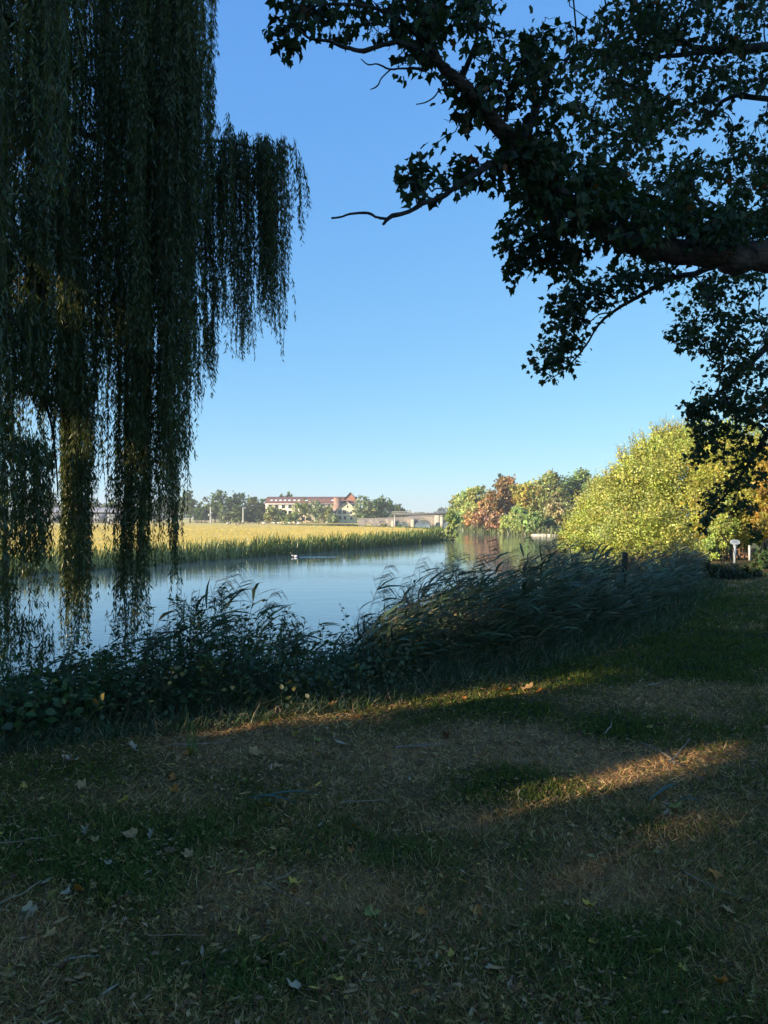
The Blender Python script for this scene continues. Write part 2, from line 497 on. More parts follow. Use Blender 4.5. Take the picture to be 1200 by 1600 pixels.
# ------------------------------------------------------------------ branch network
def grow(nodes, seeds, alpha=0.35, seed_len=None):
    """join loose nodes to the seed points, returns parent index array over [seeds + nodes]"""
    ns = len(seeds); allp = np.concatenate([seeds, nodes]); n = len(allp)
    parent = np.full(n, -1); plen = np.zeros(n)
    if seed_len is not None: plen[:ns] = seed_len
    best = np.full(n, 1e9); bp = np.full(n, -1)
    for i0 in range(0, n, 2000):
        blk = allp[i0:i0 + 2000]
        d = np.linalg.norm(blk[:, None] - seeds[None], axis=2) + alpha * plen[None, :ns]
        best[i0:i0 + 2000] = d.min(axis=1); bp[i0:i0 + 2000] = d.argmin(axis=1)
    done = np.zeros(n, dtype=bool); done[:ns] = True; best[:ns] = 1e18
    for _ in range(n - ns):
        i = int(np.argmin(best)); j = bp[i]
        parent[i] = j; plen[i] = plen[j] + np.linalg.norm(allp[i] - allp[j]); done[i] = True; best[i] = 1e18
        d = np.linalg.norm(allp - allp[i], axis=1) + alpha * plen[i]
        b = (d < best) & ~done
        best[b] = d[b]; bp[b] = i
    return allp, parent, plen

def twig_mesh(mb, allp, parent, ns, r0, rmax, col, kink=0.12, r=rng):
    n = len(allp); cnt = np.ones(n)
    kids = [[] for _ in range(n)]
    for i in range(ns, n): kids[parent[i]].append(i)
    order = []; stack = [i for i in range(ns)]
    while stack:
        i = stack.pop(); order.append(i); stack.extend(kids[i])
    for i in reversed(order):
        if parent[i] >= 0: cnt[parent[i]] += cnt[i]
    for i in range(ns, n):
        a = allp[parent[i]]; b = allp[i]; L = np.linalg.norm(b - a)
        ra = min(rmax, r0 * cnt[i] ** 0.45); mid = (a + b) / 2 + r.normal(size=3) * L * kink
        mid[2] += 0.06 * L
        mb.tube([a, mid, b], [ra, ra * 0.9, ra * 0.75], 4 if ra > 0.006 else 3, col, cap=False)
    leaf_nodes = np.array([len(kids[i]) == 0 and i >= ns for i in range(n)])
    return leaf_nodes

def limb(mb, pts, col=(0.07, 0.055, 0.04), sides=9, sub=4, wob=0.03, r=rng, conv=True):
    """pts: (px, py, depth, width px) -> smooth tube; returns centre points and radii"""
    q = []
    for p in pts:
        if conv:
            c = P(p[0], p[1], p[2]); q.append((*c, p[3] / 2 / F * p[2]))
        else: q.append(p)
    q = np.array(q); m = len(q)
    u = np.linspace(0, m - 1, (m - 1) * sub + 1)
    out = np.zeros((len(u), 4))
    for k, t in enumerate(u):
        i = min(int(t), m - 2); f = t - i
        p0 = q[max(i - 1, 0)]; p1 = q[i]; p2 = q[i + 1]; p3 = q[min(i + 2, m - 1)]
        out[k] = 0.5 * ((2 * p1) + (-p0 + p2) * f + (2 * p0 - 5 * p1 + 4 * p2 - p3) * f * f + (-p0 + 3 * p1 - 3 * p2 + p3) * f ** 3)
    out[:, 3] = np.maximum(out[:, 3], 0.0015)
    out[1:-1, :3] += r.normal(size=(len(u) - 2, 3)) * out[1:-1, 3:4] * wob * 4
    out[:, 3] *= 1 + r.uniform(-0.08, 0.08, len(u))
    mb.tube(out[:, :3], out[:, 3], sides, col)
    return out[:, :3], out[:, 3]

# ------------------------------------------------------------------ sycamore (right, overhead)
def build_sycamore():
    root = empty('sycamore_tree', (9.0, 9.5, 0))
    tag(root, 'large dark sycamore on the right, its limbs reaching over lawn and river', 'tree')
    o3 = np.array((9.0, 9.5, 0))
    tb = MB()
    trunk_pts = [(9.0, 9.5, -0.2, 0.55), (9.0, 9.5, 0.5, 0.42), (9.1, 9.5, 2.5, 0.38), (9.0, 9.4, 4.6, 0.36), (9.2, 9.6, 7.5, 0.28), (9.0, 10, 11, 0.17), (9.3, 10.2, 14, 0.07)]
    limb(tb, trunk_pts, conv=False, sides=12)
    tb.build('trunk', M['bark'], root, smooth=True, origin=o3)
    L = [
        [(1650, 330, 9.4, 64), (1400, 385, 8.8, 62), (1200, 398, 8.3, 50), (1130, 398, 8.1, 45), (1060, 392, 8.0, 38), (1000, 382, 7.9, 32), (950, 362, 7.7, 27), (900, 325, 7.4, 24), (850, 275, 7.15, 23), (805, 228, 7.0, 26),
         (780, 200, 6.9, 26), (752, 165, 6.8, 21), (722, 132, 6.7, 19), (695, 106, 6.65, 16), (676, 82, 6.6, 13), (664, 50, 6.6, 10), (655, 5, 6.5, 8), (640, -60, 6.5, 8)],
        [(820, 232, 7.0, 17), (790, 246, 6.8, 15), (758, 262, 6.6, 12), (718, 287, 6.4, 9), (690, 308, 6.3, 8), (665, 316, 6.25, 8), (640, 330, 6.2, 7), (612, 338, 6.1, 7), (598, 351, 6.1, 4)],
        [(606, 342, 6.1, 5), (590, 340, 6.1, 4), (575, 333, 6.05, 4.5), (548, 334, 6.0, 3.5), (533, 339, 6.0, 3), (518, 341, 6.0, 3)],
        [(655, 324, 6.22, 3), (650, 312, 6.2, 2.5), (653, 308, 6.2, 1.5)],
        [(700, 108, 6.65, 14), (655, 80, 6.5, 9), (625, 66, 6.4, 7.5), (600, 70, 6.35, 7), (568, 79, 6.3, 7), (540, 74, 6.25, 6), (512, 64, 6.2, 5), (484, 60, 6.2, 4), (468, 48, 6.15, 3), (451, 39, 6.1, 2)],
        [(690, 100, 6.6, 8), (650, 55, 6.5, 6), (610, 22, 6.5, 6), (560, 8, 6.4, 5), (500, 8, 6.4, 4), (470, 25, 6.4, 2.5), (450, 50, 6.35, 2)],
        [(665, 108, 6.6, 4), (628, 107, 6.5, 3), (608, 108, 6.5, 3), (590, 100, 6.5, 2.4), (575, 101, 6.5, 2), (564, 92, 6.5, 1.5)],
        [(610, 109, 6.5, 2.5), (596, 122, 6.5, 2.2), (590, 134, 6.5, 2.5), (579, 140, 6.5, 1.5)],
        [(715, 150, 6.7, 3), (690, 140, 6.7, 2.6), (678, 152, 6.7, 2.2), (665, 160, 6.7, 2), (650, 163, 6.7, 1.5)],
        [(765, 180, 6.8, 6), (740, 165, 6.8, 4), (722, 185, 6.8, 2.2), (712, 205, 6.8, 1.5)],
        [(668, 85, 6.6, 7), (675, 40, 6.4, 5), (690, -20, 6.3, 4)],
        [(720, 128, 6.7, 10), (742, 70, 6.6, 7), (748, 20, 6.5, 5), (760, -40, 6.5, 4)],
        [(815, 225, 7.0, 12), (848, 150, 7.1, 8), (880, 105, 7.2, 5), (895, 75, 7.3, 3)],
        [(790, 190, 6.9, 8), (800, 130, 6.8, 6), (830, 70, 6.7, 4)],
        [(1500, 330, 9.8, 20), (1200, 336, 9.4, 16), (1130, 338, 9.2, 15), (1060, 325, 9.1, 11), (1000, 312, 9.0, 8), (940, 300, 8.9, 5)],
        [(1120, 412, 9.0, 12), (1085, 428, 9.8, 9), (1052, 434, 10.2, 8.5), (1010, 457, 10.6, 7), (985, 470, 10.8, 6), (955, 489, 11, 5), (935, 508, 11, 4), (915, 540, 11.1, 3), (885, 575, 11.2, 2), (850, 598, 11.2, 1.4)],
        [(1008, 457, 10.6, 5), (996, 446, 10.6, 4), (975, 448, 10.6, 3), (945, 470, 10.7, 2)],
        [(955, 489, 11, 3), (935, 492, 11, 2), (910, 515, 11, 1.6)],
        [(1600, 60, 12, 26), (1200, 74, 11, 14), (1110, 78, 11, 12), (1060, 62, 11, 7), (1010, 40, 11, 4)],
        [(1120, 78, 11, 9), (1060, 86, 11, 7), (1000, 92, 11, 5), (950, 98, 11, 3)],
        [(1600, 190, 13, 18), (1200, 155, 12, 9), (1160, 148, 12, 8), (1130, 158, 12, 6), (1100, 190, 12, 4), (1070, 215, 12, 3)],
        [(1600, 330, 15, 26), (1330, 440, 14.5, 18), (1200, 540, 14, 12), (1130, 610, 13.8, 7), (1080, 640, 13.6, 3)],
        [(1330, 440, 14.5, 12), (1220, 640, 14, 8), (1160, 740, 13.8, 5), (1110, 800, 13.6, 2.5)],
        [(900, 325, 7.4, 12), (860, 350, 8.2, 8), (820, 380, 8.8, 4)],
    ]
    lb = MB(); pts = []; plen = []; big = MB()
    for k, l in enumerate(L):
        p, r_ = limb(lb, l, sides=10 if k == 0 else 6, col=(0.085, 0.058, 0.042) if k == 0 else (0.055, 0.045, 0.036))
        pts.append(p); plen.append(np.full(len(p), 0.0))
    # a paler torn patch of bark on the big limb
    seeds = np.concatenate(pts)
    # (cx, cy, rx, ry, depth, depth spread, nodes, leafiness, big)
    CL = [
        (436, 55, 22, 24, 6.2, .25, 14, 2.6), (465, 20, 45, 20, 6.3, .3, 34, 2.4), (530, 10, 60, 22, 6.4, .4, 40, 1.2), (590, 25, 45, 25, 6.4, .4, 60, .3),
        (560, 50, 55, 14, 6.35, .25, 35, .25), (650, 30, 45, 40, 6.4, .6, 80, 1.3), (720, 25, 60, 35, 6.5, .6, 90, 1.7), (640, 80, 40, 26, 6.5, .5, 50, .6),
        (800, 90, 60, 45, 6.8, .7, 80, 2.2), (760, 160, 40, 30, 6.8, .6, 40, 2.0), (870, 60, 40, 35, 7, .5, 34, 2.3), (690, 110, 30, 18, 6.6, .3, 22, 2.2),
        (845, 150, 55, 45, 7, .6, 60, 2.2), (705, 195, 14, 14, 6.7, .2, 5, 2.0), (720, 170, 12, 8, 6.7, .2, 4, 2.0),
        (650, 272, 34, 26, 6.2, .3, 16, 2.6), (735, 268, 45, 17, 6.5, .3, 18, 2.4), (690, 292, 30, 10, 6.3, .2, 8, 1.4), (770, 285, 40, 8, 6.6, .2, 14, 1.2),
        (840, 235, 55, 35, 7.2, .6, 75, 2.6), (890, 300, 80, 48, 7.6, .7, 150, 2.8), (990, 320, 85, 45, 8.2, .8, 130, 2.6), (1080, 350, 90, 32, 8.4, .8, 110, 2.6), (1170, 330, 50, 45, 8.8, .8, 60, 2.6),
        (830, 375, 48, 48, 9, .6, 75, 2.6), (885, 400, 40, 40, 9, .6, 45, 2.6), (800, 435, 12, 14, 9, .2, 5, 2.2), (960, 350, 60, 40, 8.5, .7, 60, 2.6),
        (880, 500, 36, 45, 11, .5, 70, 2.5), (865, 555, 30, 26, 11.2, .4, 38, 2.5), (910, 455, 36, 26, 10.6, .4, 40, 2.5), (960, 440, 35, 22, 10.5, .4, 26, 2.0), (1010, 420, 60, 22, 10, .6, 50, 2.3),
        (1000, 40, 75, 45, 11, .9, 130, 2.8), (1110, 30, 95, 45, 11, .9, 150, 2.8), (950, 110, 60, 40, 10.5, .9, 80, 2.8), (1060, 130, 85, 50, 11.5, .9, 110, 2.5), (960, 180, 70, 40, 10, .9, 80, 2.4),
        (1180, 100, 40, 40, 11.5, .9, 50, 2.6), (1030, 220, 80, 45, 11, .9, 90, 2.2), (930, 250, 60, 35, 9.5, .9, 60, 2.2), (1180, 215, 45, 28, 12, .6, 36, 2.4), (1165, 270, 50, 32, 11.5, .8, 60, 2.6),
        (1080, 285, 60, 35, 10, .8, 60, 2.3), (1010, 280, 60, 30, 9.6, .8, 60, 2.3), (1100, 170, 40, 26, 12, .6, 26, 2.2),
        (1090, 470, 40, 36, 12, .7, 45, 2.4), (1150, 450, 55, 45, 12, .8, 80, 2.6), (1060, 520, 24, 20, 12.5, .4, 18, 2.5), (1110, 525, 55, 34, 12.8, .6, 70, 2.7), (1170, 530, 50, 45, 13, .8, 70, 2.8),
        (1150, 600, 60, 45, 13.6, .8, 100, 2.9), (1085, 637, 24, 14, 13.6, .4, 16, 2.6), (1125, 655, 50, 38, 13.8, .7, 85, 2.9), (1185, 660, 45, 50, 14, .8, 70, 2.8), (1100, 700, 30, 22, 13.8, .5, 32, 2.8),
        (1160, 710, 30, 16, 13.8, .5, 22, 2.2), (1180, 745, 24, 16, 13.8, .4, 18, 2.6), (1150, 752, 16, 10, 13.7, .3, 9, 2.4), (1110, 775, 14, 18, 13.6, .3, 14, 2.7), (1102, 815, 10, 15, 13.6, .3, 10, 2.7), (1170, 788, 20, 12, 13.7, .3, 14, 2.5), (1135, 765, 12, 12, 13.7, .3, 8, 2.3),
        (1180, 830, 12, 8, 13.7, .3, 6, 2.2),
        # crown beyond the frame, which shades what is in it
        (1330, 250, 110, 250, 10.5, 2.2, 190, 2.2), (1050, -130, 330, 110, 10.5, 2.0, 260, 2.4), (800, -150, 150, 60, 7.5, 1.0, 70, 2.0), (1350, 560, 110, 120, 13, 1.5, 90, 2.2),
    ]
    nodes = []; leafy = []; inframe = []
    r = np.random.default_rng(21)
    for (cx, cy, rx, ry, d, dd, n, lf) in CL:
        a = r.uniform(0, 2 * math.pi, n); q = np.sqrt(r.uniform(0, 1, n))
        x = cx + rx * 1.05 * q * np.cos(a); y = cy + ry * 1.05 * q * np.sin(a)
        dep = d + r.normal(size=n) * dd * 0.6 + (0.3 if (d < 8 and cx < 800) else (-0.25 if cy > 250 and d < 9.5 else 0))
        for i in range(n):
            nodes.append(P(x[i], y[i], dep[i])); leafy.append(lf); inframe.append(0 if (cx > 1300 or cy < -60) else 1)
    nodes = np.array(nodes); leafy = np.array(leafy, dtype=float); _x, _y = to_px(nodes); leafy = leafy * np.where((_x < 900) & (_y < 215), .38 + .6 * (fbm(_x, _y, 40, 515) > .5), 1.0) * np.where((_x > 950) & (_y < 300), .42 + .8 * (fbm(_x, _y, 55, 516) > .47), 1.0); inframe = np.array(inframe)
    allp, parent, plen_ = grow(nodes, seeds, 0.3)
    ns = len(seeds)
    # smooth wiggle: long edges get an extra node by twig_mesh's kink
    twig_mesh(lb, allp, parent, ns, 0.0030, 0.022, (0.05, 0.04, 0.032), 0.09, r)
    lb.build('branches', M['bark'], root, smooth=True, origin=o3)
    # leaves
    lp = []; la = []; ls = []; fl = []
    for i in range(len(nodes)):
        k = r.poisson(leafy[i] * (2.6 if inframe[i] else 2.2))
        if k == 0: continue
        base = nodes[i]
        j = parent[ns + i]
        ax = base - allp[j]; ax = ax / (np.linalg.norm(ax) + 1e-6)
        for _ in range(k):
            dirn = r.normal(size=3) * 0.75 + ax * 0.5 + np.array([0, 0, -0.35]); dirn /= np.linalg.norm(dirn)
            pos = base - ax * r.uniform(0, 0.25) + dirn * r.uniform(0.04, 0.14)
            lp.append(pos); la.append(dirn); ls.append(r.uniform(0.045, 0.108)); fl.append(inframe[i])
    lp = np.array(lp); la = np.array(la); ls = np.array(ls); fl = np.array(fl)
    k = keep(lp, r); lp = lp[k]; la = la[k]; ls = ls[k]; fl = fl[k]
    n = len(lp)
    B = unit(la + r.normal(size=(n, 3)) * 0.35 + np.array([0, 0, -0.45]))
    nrm = r.normal(size=(n, 3)) * 0.65 + np.array([0, -0.25, 0.8])
    C = unit(nrm - (nrm * B).sum(1, keepdims=True) * B); A = np.cross(B, C)
    base_c = np.array([0.032, 0.055, 0.014])
    col = jitter(base_c, n, 0.35, 0.15, r)
    au = r.random(n) < 0.02
    col[au] = jitter((0.14, 0.07, 0.025), int(au.sum()), 0.3, 0.2, r)
    px, py = to_px(lp)
    # the leaves standing free against the sky are leaves of their own, the rest is the crown
    dist = lp[:, 1]
    score = ls / dist * (1 + 1.0 * ((px < 900) & (py < 340))) * (fl > 0) * (py > 0)
    top = np.argsort(-score)[:296]
    sel = np.zeros(n, dtype=bool); sel[top] = True
    near = (dist < 9.5) & ~sel; far = ~near & ~sel
    sc3 = ls[:, None] * np.stack([r.uniform(0.6, 1.15, n), np.ones(n), r.uniform(0.3, 4.0, n)], axis=1)
    cb = MB()
    cb.scatter(MAPLE_V, MAPLE_T, lp[near], A[near], B[near], C[near], sc3[near], col[near])
    cb.scatter(MAPLE2_V, MAPLE2_T, lp[far], A[far], B[far], C[far], sc3[far] * 1.12, col[far])
    cr = cb.build('crown', M['sycamore'], root, origin=o3); cr['kind'] = 'stuff'
    for i in top:
        lm = MB()
        lm.scatter(MAPLE_V, MAPLE_T, np.zeros((1, 3)), A[i:i + 1], B[i:i + 1], C[i:i + 1], sc3[i:i + 1], col[i:i + 1])
        lm.tube([(0, 0, 0), tuple(-la[i] * 0.05 + np.array([0, 0, .004])), tuple(-la[i] * 0.09)], [0.0012, 0.001, 0.001], 3, (0.12, 0.06, 0.03), cap=False)
        o = link('leaf', lm.mesh('sycamore_leaf', M['sycamore']), root)
        o.location = lp[i] - o3
    print('sycamore leaves', n)
build_sycamore()

# ------------------------------------------------------------------ weeping willow (left)
def strand_arrays(top, L, r, step=0.026, leaf=(0.06, 0.1), lean=None, thick=1.0):
    """points and axes of the leaves along one hanging shoot, and its stem path (relative to top)"""
    m = max(4, int(L / 0.12))
    t = np.linspace(0, 1, m)
    ph = r.uniform(0, 6.28, 2); am = r.uniform(0.01, 0.035) * min(L, 2.5)
    ln = np.array([0.0, 0.0]) if lean is None else np.array(lean)
    path = np.stack([am * np.sin(t * 5 + ph[0]) * t + ln[0] * np.sqrt(t), am * np.sin(t * 4 + ph[1]) * t + ln[1] * np.sqrt(t), -L * t], axis=1)
    nL = int(L / step); u = np.sort(r.random(nL))
    u = np.clip(u, 0.0, 0.999)
    f = u * (m - 1); i = f.astype(int); w = (f - i)[:, None]
    pos = path[i] * (1 - w) + path[i + 1] * w
    az = r.uniform(0, 6.28, nL)
    out = np.stack([np.cos(az), np.sin(az), np.zeros(nL)], axis=1)
    B = unit(out * r.uniform(0.2, 1.0, (nL, 1)) + np.array([0, 0, -1.0]))
    nn = unit(out + r.normal(size=(nL, 3)) * 0.5)
    C = unit(nn - (nn * B).sum(1, keepdims=True) * B); A = np.cross(B, C)
    s = r.uniform(leaf[0], leaf[1], nL) * (1 - 0.35 * u)
    return path, pos, A, B, C, s

def build_willow():
    root = empty('weeping_willow', (-7.2, 6.0, 0))
    o3 = np.array((-7.2, 6.0, 0))
    tag(root, 'tall weeping willow at the left edge with leafy shoots hanging to the water', 'tree')
    r = np.random.default_rng(99)
    br = MB()
    tm = MB()
    limb(tm, [(-7.2, 6.0, -0.5, .62), (-7.2, 6, 0.4, .48), (-7.0, 6.1, 2.5, .42), (-7.0, 6.3, 5, .36), (-6.7, 6.6, 8, .26), (-6.4, 7, 11, .16), (-6.2, 7.2, 13.4, .06)], conv=False, sides=12)
    tm.build('trunk', M['bark'], root, smooth=True, origin=o3)
    bc = (0.06, 0.05, 0.032)
    arcs = [[(-7, 6.3, 5, .2), (-5.5, 6.6, 7.4, .13), (-3.6, 7.2, 6.4, .05), (-2.4, 7.8, 5.7, .025), (-1.7, 8.0, 5.68, .016), (-1.15, 8.2, 5.62, .008)],
            [(-7, 6.3, 4.4, .18), (-5.4, 7.2, 6, .11), (-3.6, 8.0, 5.9, .04), (-2.4, 8.2, 5.4, .02), (-1.9, 8.3, 5.4, .01)],
            [(-6.8, 6.5, 6.5, .18), (-5, 5.5, 8.4, .1), (-3.2, 4.6, 8.4, .05), (-2.0, 4.2, 6.8, .02)],
            [(-6.7, 6.6, 8, .16), (-6, 9, 10, .1), (-5, 11.5, 10.6, .05), (-4.2, 13.2, 9.0, .02)],
            [(-6.7, 6.6, 8, .16), (-4.5, 8.5, 10.4, .09), (-3.2, 9.6, 9.6, .03)],
            [(-6.8, 6.5, 6, .16), (-8.5, 9, 8.5, .1), (-9.5, 12, 8.6, .03)],
            [(-6.9, 6.2, 6.5, .16), (-8, 3.5, 8.7, .1), (-8.5, 1.2, 8.0, .03)],
            [(-6.9, 6.3, 5, .10), (-4.6, 5.8, 5.2, .04), (-3.4, 6.4, 3.6, .015), (-3.15, 6.9, 2.6, .010), (-3.1, 7.0, 1.8, .006)]]
    for a in arcs: limb(br, a, conv=False, sides=7, col=bc)
    # px range, depth range, top row, bottom row, bottom jitter, count, leaf length
    CU = [
        (-120, 40, 3.6, 4.4, -260, 880, 130, 30), (20, 105, 3.8, 4.6, -260, 300, 50, 13), (-140, 20, 4.2, 5.2, -200, 1000, 50, 30),
        (-60, 72, 6.2, 8.5, -160, 1015, 30, 120), (-40, 110, 6.0, 9.5, -200, 620, 60, 150), (0, 70, 6.5, 8, 400, 1020, 25, 60),
        (90, 162, 6.9, 7.8, 250, 950, 40, 62), (88, 160, 6.7, 8.2, -160, 740, 60, 60), (98, 152, 7.0, 7.7, 560, 980, 22, 44), (190, 236, 7.0, 7.8, 450, 935, 30, 34),
        (110, 135, 7.0, 9.0, -100, 240, 30, 16), (145, 235, 6.6, 9.0, -160, 560, 50, 130), (150, 172, 7, 8.4, 300, 880, 60, 10),
        (185, 300, 6.8, 8.2, 120, 745, 35, 150), (190, 300, 6.8, 8.6, -120, 520, 70, 130), (195, 240, 7.0, 7.8, 560, 900, 35, 34), (202, 232, 7.1, 7.6, 650, 985, 14, 14),
        (262, 278, 7.2, 7.6, 600, 925, 14, 5), (245, 300, 7.2, 8, 500, 835, 35, 26), (175, 192, 7.3, 8, 650, 950, 20, 5), (168, 182, 7.4, 8, 700, 900, 30, 3),
        (225, 325, 6.9, 8.4, -160, 420, 70, 120), (290, 348, 7.4, 8.3, 230, 540, 40, 62), (300, 322, 7.4, 8.2, 300, 620, 20, 8), (322, 356, 7.6, 8.5, 215, 420, 60, 36),
        (232, 312, 6.6, 7.8, -160, 110, 30, 60), (316, 334, 6.6, 7.2, -200, 120, 20, 6), (270, 322, 6.4, 7.6, -200, 60, 40, 16), (280, 335, 7.0, 8.0, 95, 300, 50, 40),
    ]
    strands = []
    for (xa, xb, da, db, yt, yb, jy, n) in CU:
        nc = max(2, int(n / 11)); wid = (xb - xa)
        cx = r.uniform(xa, xb, nc); cd = r.uniform(da, db, nc); cy = yb + r.normal(size=nc) * jy + 42; cw = r.uniform(4, 11, nc) * (7.5 / cd)
        for _ in range(n):
            ci = int(r.integers(0, nc)); off = r.normal()
            x = min(max(cx[ci] + off * cw[ci], xa - 3), xb + 3) if wid > 20 else r.uniform(xa, xb)
            d = cd[ci] + r.normal() * .10
            y0 = yt + r.uniform(-40, 60); y1 = cy[ci] - abs(off) * 38 - r.random() ** 3 * 110 + r.normal() * 14
            # the shoots bunch: ends are ragged and narrow into points
            top = P(x, y0, d); bot = P(x, y1, d)
            bot[2] = max(bot[2], -0.7)
            L = top[2] - bot[2]
            if L < 0.25: continue
            # long curtains are made of several shoots one below the other
            z = top[2]
            while L > 0.3:
                l = min(L, r.uniform(1.4, 2.6)) if L > 2.8 else L
                strands.append((np.array([top[0] + r.normal() * .03, top[1] + r.normal() * .03, z]), l, None))
                z -= l * 0.8; L -= l * 0.8
                if l < 1.4 or L < 0.35: break
    # side branch, shoots arching outward
    def arch(xa, xb, yt_a, yt_b, da, db, ends, n):
        nc = max(3, n // 7); cf = r.random(nc); co = r.normal(size=nc) * 22
        for _ in range(n):
            ci = int(r.integers(0, nc)); off = r.normal(); f = min(max(cf[ci] + off * 4 / (xb - xa), 0), 1); x = xa + (xb - xa) * f
            d = r.uniform(da, db)
            y0 = yt_a + (yt_b - yt_a) * f + r.uniform(-4, 60) * (0.3 + 0.7 * r.random())
            y1 = np.interp(x, [e[0] for e in ends], [e[1] for e in ends]) + r.normal() * 12 + co[ci] - abs(off) * 26 - (r.random() < .35) * r.uniform(20, 130)
            top = P(x, y0, d); L = top[2] - P(x, y1, d)[2]
            if L < 0.15: continue
            strands.append((top, L, (r.uniform(0.0, 0.10) + .16 * max(0, f - .6) * (xb > 450), 0)))
    ends = [(340, 520), (360, 520), (372, 560), (386, 555), (400, 470), (415, 520), (436, 545), (445, 430), (455, 410), (470, 375)]
    arch(345, 420, 200, 208, 7.8, 8.8, ends, 165)
    arch(395, 462, 205, 206, 7.9, 8.5, ends, 75)
    arch(425, 437, 206, 210, 8.0, 8.2, [(420, 540), (440, 545)], 8)
    arch(448, 466, 208, 225, 8.0, 8.3, [(440, 430), (470, 375)], 8)
    # hidden far side of the crown (fills the body, shades lawn and reeds)
    for _ in range(330):
        x = r.uniform(-11.5, -3.2); y = r.uniform(8.5, 14.2)
        px = 600 + x / y * F
        if px > 270: continue
        if ((x + 7) / 5.5) ** 2 + ((y - 7.5) / 7.2) ** 2 > 1: continue
        zt = 12.8 - 0.06 * ((x + 6.5) ** 2 + (y - 7) ** 2) + r.uniform(-1, 0.5)
        strands.append((np.array([x, y, zt]), r.uniform(2, 4.5), None))
        strands.append((np.array([x + r.normal() * .3, y + r.normal() * .3, zt - 3]), r.uniform(2, 4), None))
        if px < 60 or r.random() < 0.4: strands.append((np.array([x + r.normal() * .3, y, zt - 5.5]), r.uniform(1.6, 2.8), None))
    for _ in range(150):      # crown to the left of the frame
        a = r.uniform(0, 6.28); q = r.uniform(0.2, 1) ** 0.5
        x = -8.2 + 4.6 * q * math.cos(a); y = 3.8 + 5.2 * q * math.sin(a)
        if 600 + x / max(y, 0.5) * F > -90 or (y < 1 and x > -4.5): continue
        zt = 11 - 3.5 * q * q + r.uniform(-1, 1)
        strands.append((np.array([x, y, zt]), r.uniform(2.5, 4.5), None))
        strands.append((np.array([x, y + r.normal() * .3, zt - 3.4]), r.uniform(2, 4), None))
    print('willow strands', len(strands))
    cb = MB(); parts = []
    scores = []
    for i, (top, L, lean) in enumerate(strands):
        px = 600 + top[0] / top[1] * F; pyt = HY + (CZ - top[2]) / top[1] * F; pyb = HY + (CZ - top[2] + L) / top[1] * F
        vis = max(0, min(pyb, 1000) - max(pyt, 0)) if 0 < px < 480 else 0
        hidden = 1.0 if top[1] < 8.9 else 0.0
        scores.append(vis * hidden * (1.6 if top[1] < 5 else 1) * (1.5 if px > 250 else 1))
    best = set(np.argsort(-np.array(scores))[:290].tolist())
    tot = 0
    for i, (top, L, lean) in enumerate(strands):
        offv = top[1] > 8.9 or top[0] / top[1] * F + 600 < -20
        path, pos, A, B, C, s = strand_arrays(top, L, r, step=0.05 if offv else 0.0165, leaf=(0.11, 0.17) if offv else (0.055, 0.1), lean=lean)
        yel = r.random()
        base = np.array([0.068, 0.095, 0.028]) * (1 - yel * 0.4) + np.array([0.19, 0.18, 0.05]) * (yel * 0.4)
        col = jitter(base, len(pos), 0.3, 0.12, r)
        dr = r.random(len(pos)) < 0.02
        col[dr] = np.array([0.22, 0.14, 0.05])
        k = keep(pos + top, r)
        pos, A, B, C, s, col = pos[k], A[k], B[k], C[k], s[k], col[k]
        w = s * (0.24 if offv else 0.19)
        S = np.stack([w * r.uniform(.8, 1.2, len(s)), s, w], axis=1)
        tot += len(s)
        if i in best:
            mb = MB()
            mb.scatter(RH_V, RH_T, pos, A, B, C, S, col)
            mb.tube(path[::2], 0.0022, 3, bc, cap=False)
            o = link('hanging_shoot', mb.mesh('hanging_shoot', M['willow']), root); o.location = top - o3
        else:
            cb.scatter(RH_V, RH_T, pos + top, A, B, C, S, col)
            if not offv and i % 3 == 0 and keep(path + top, r).all(): br.tube(path[::3] + top, 0.0022, 3, bc, cap=False)
    cr = cb.build('crown', M['willow'], root, origin=o3); cr['kind'] = 'stuff'
    br.build('branches', M['bark'], root, smooth=True, origin=o3)
    print('willow leaves', tot)
build_willow()

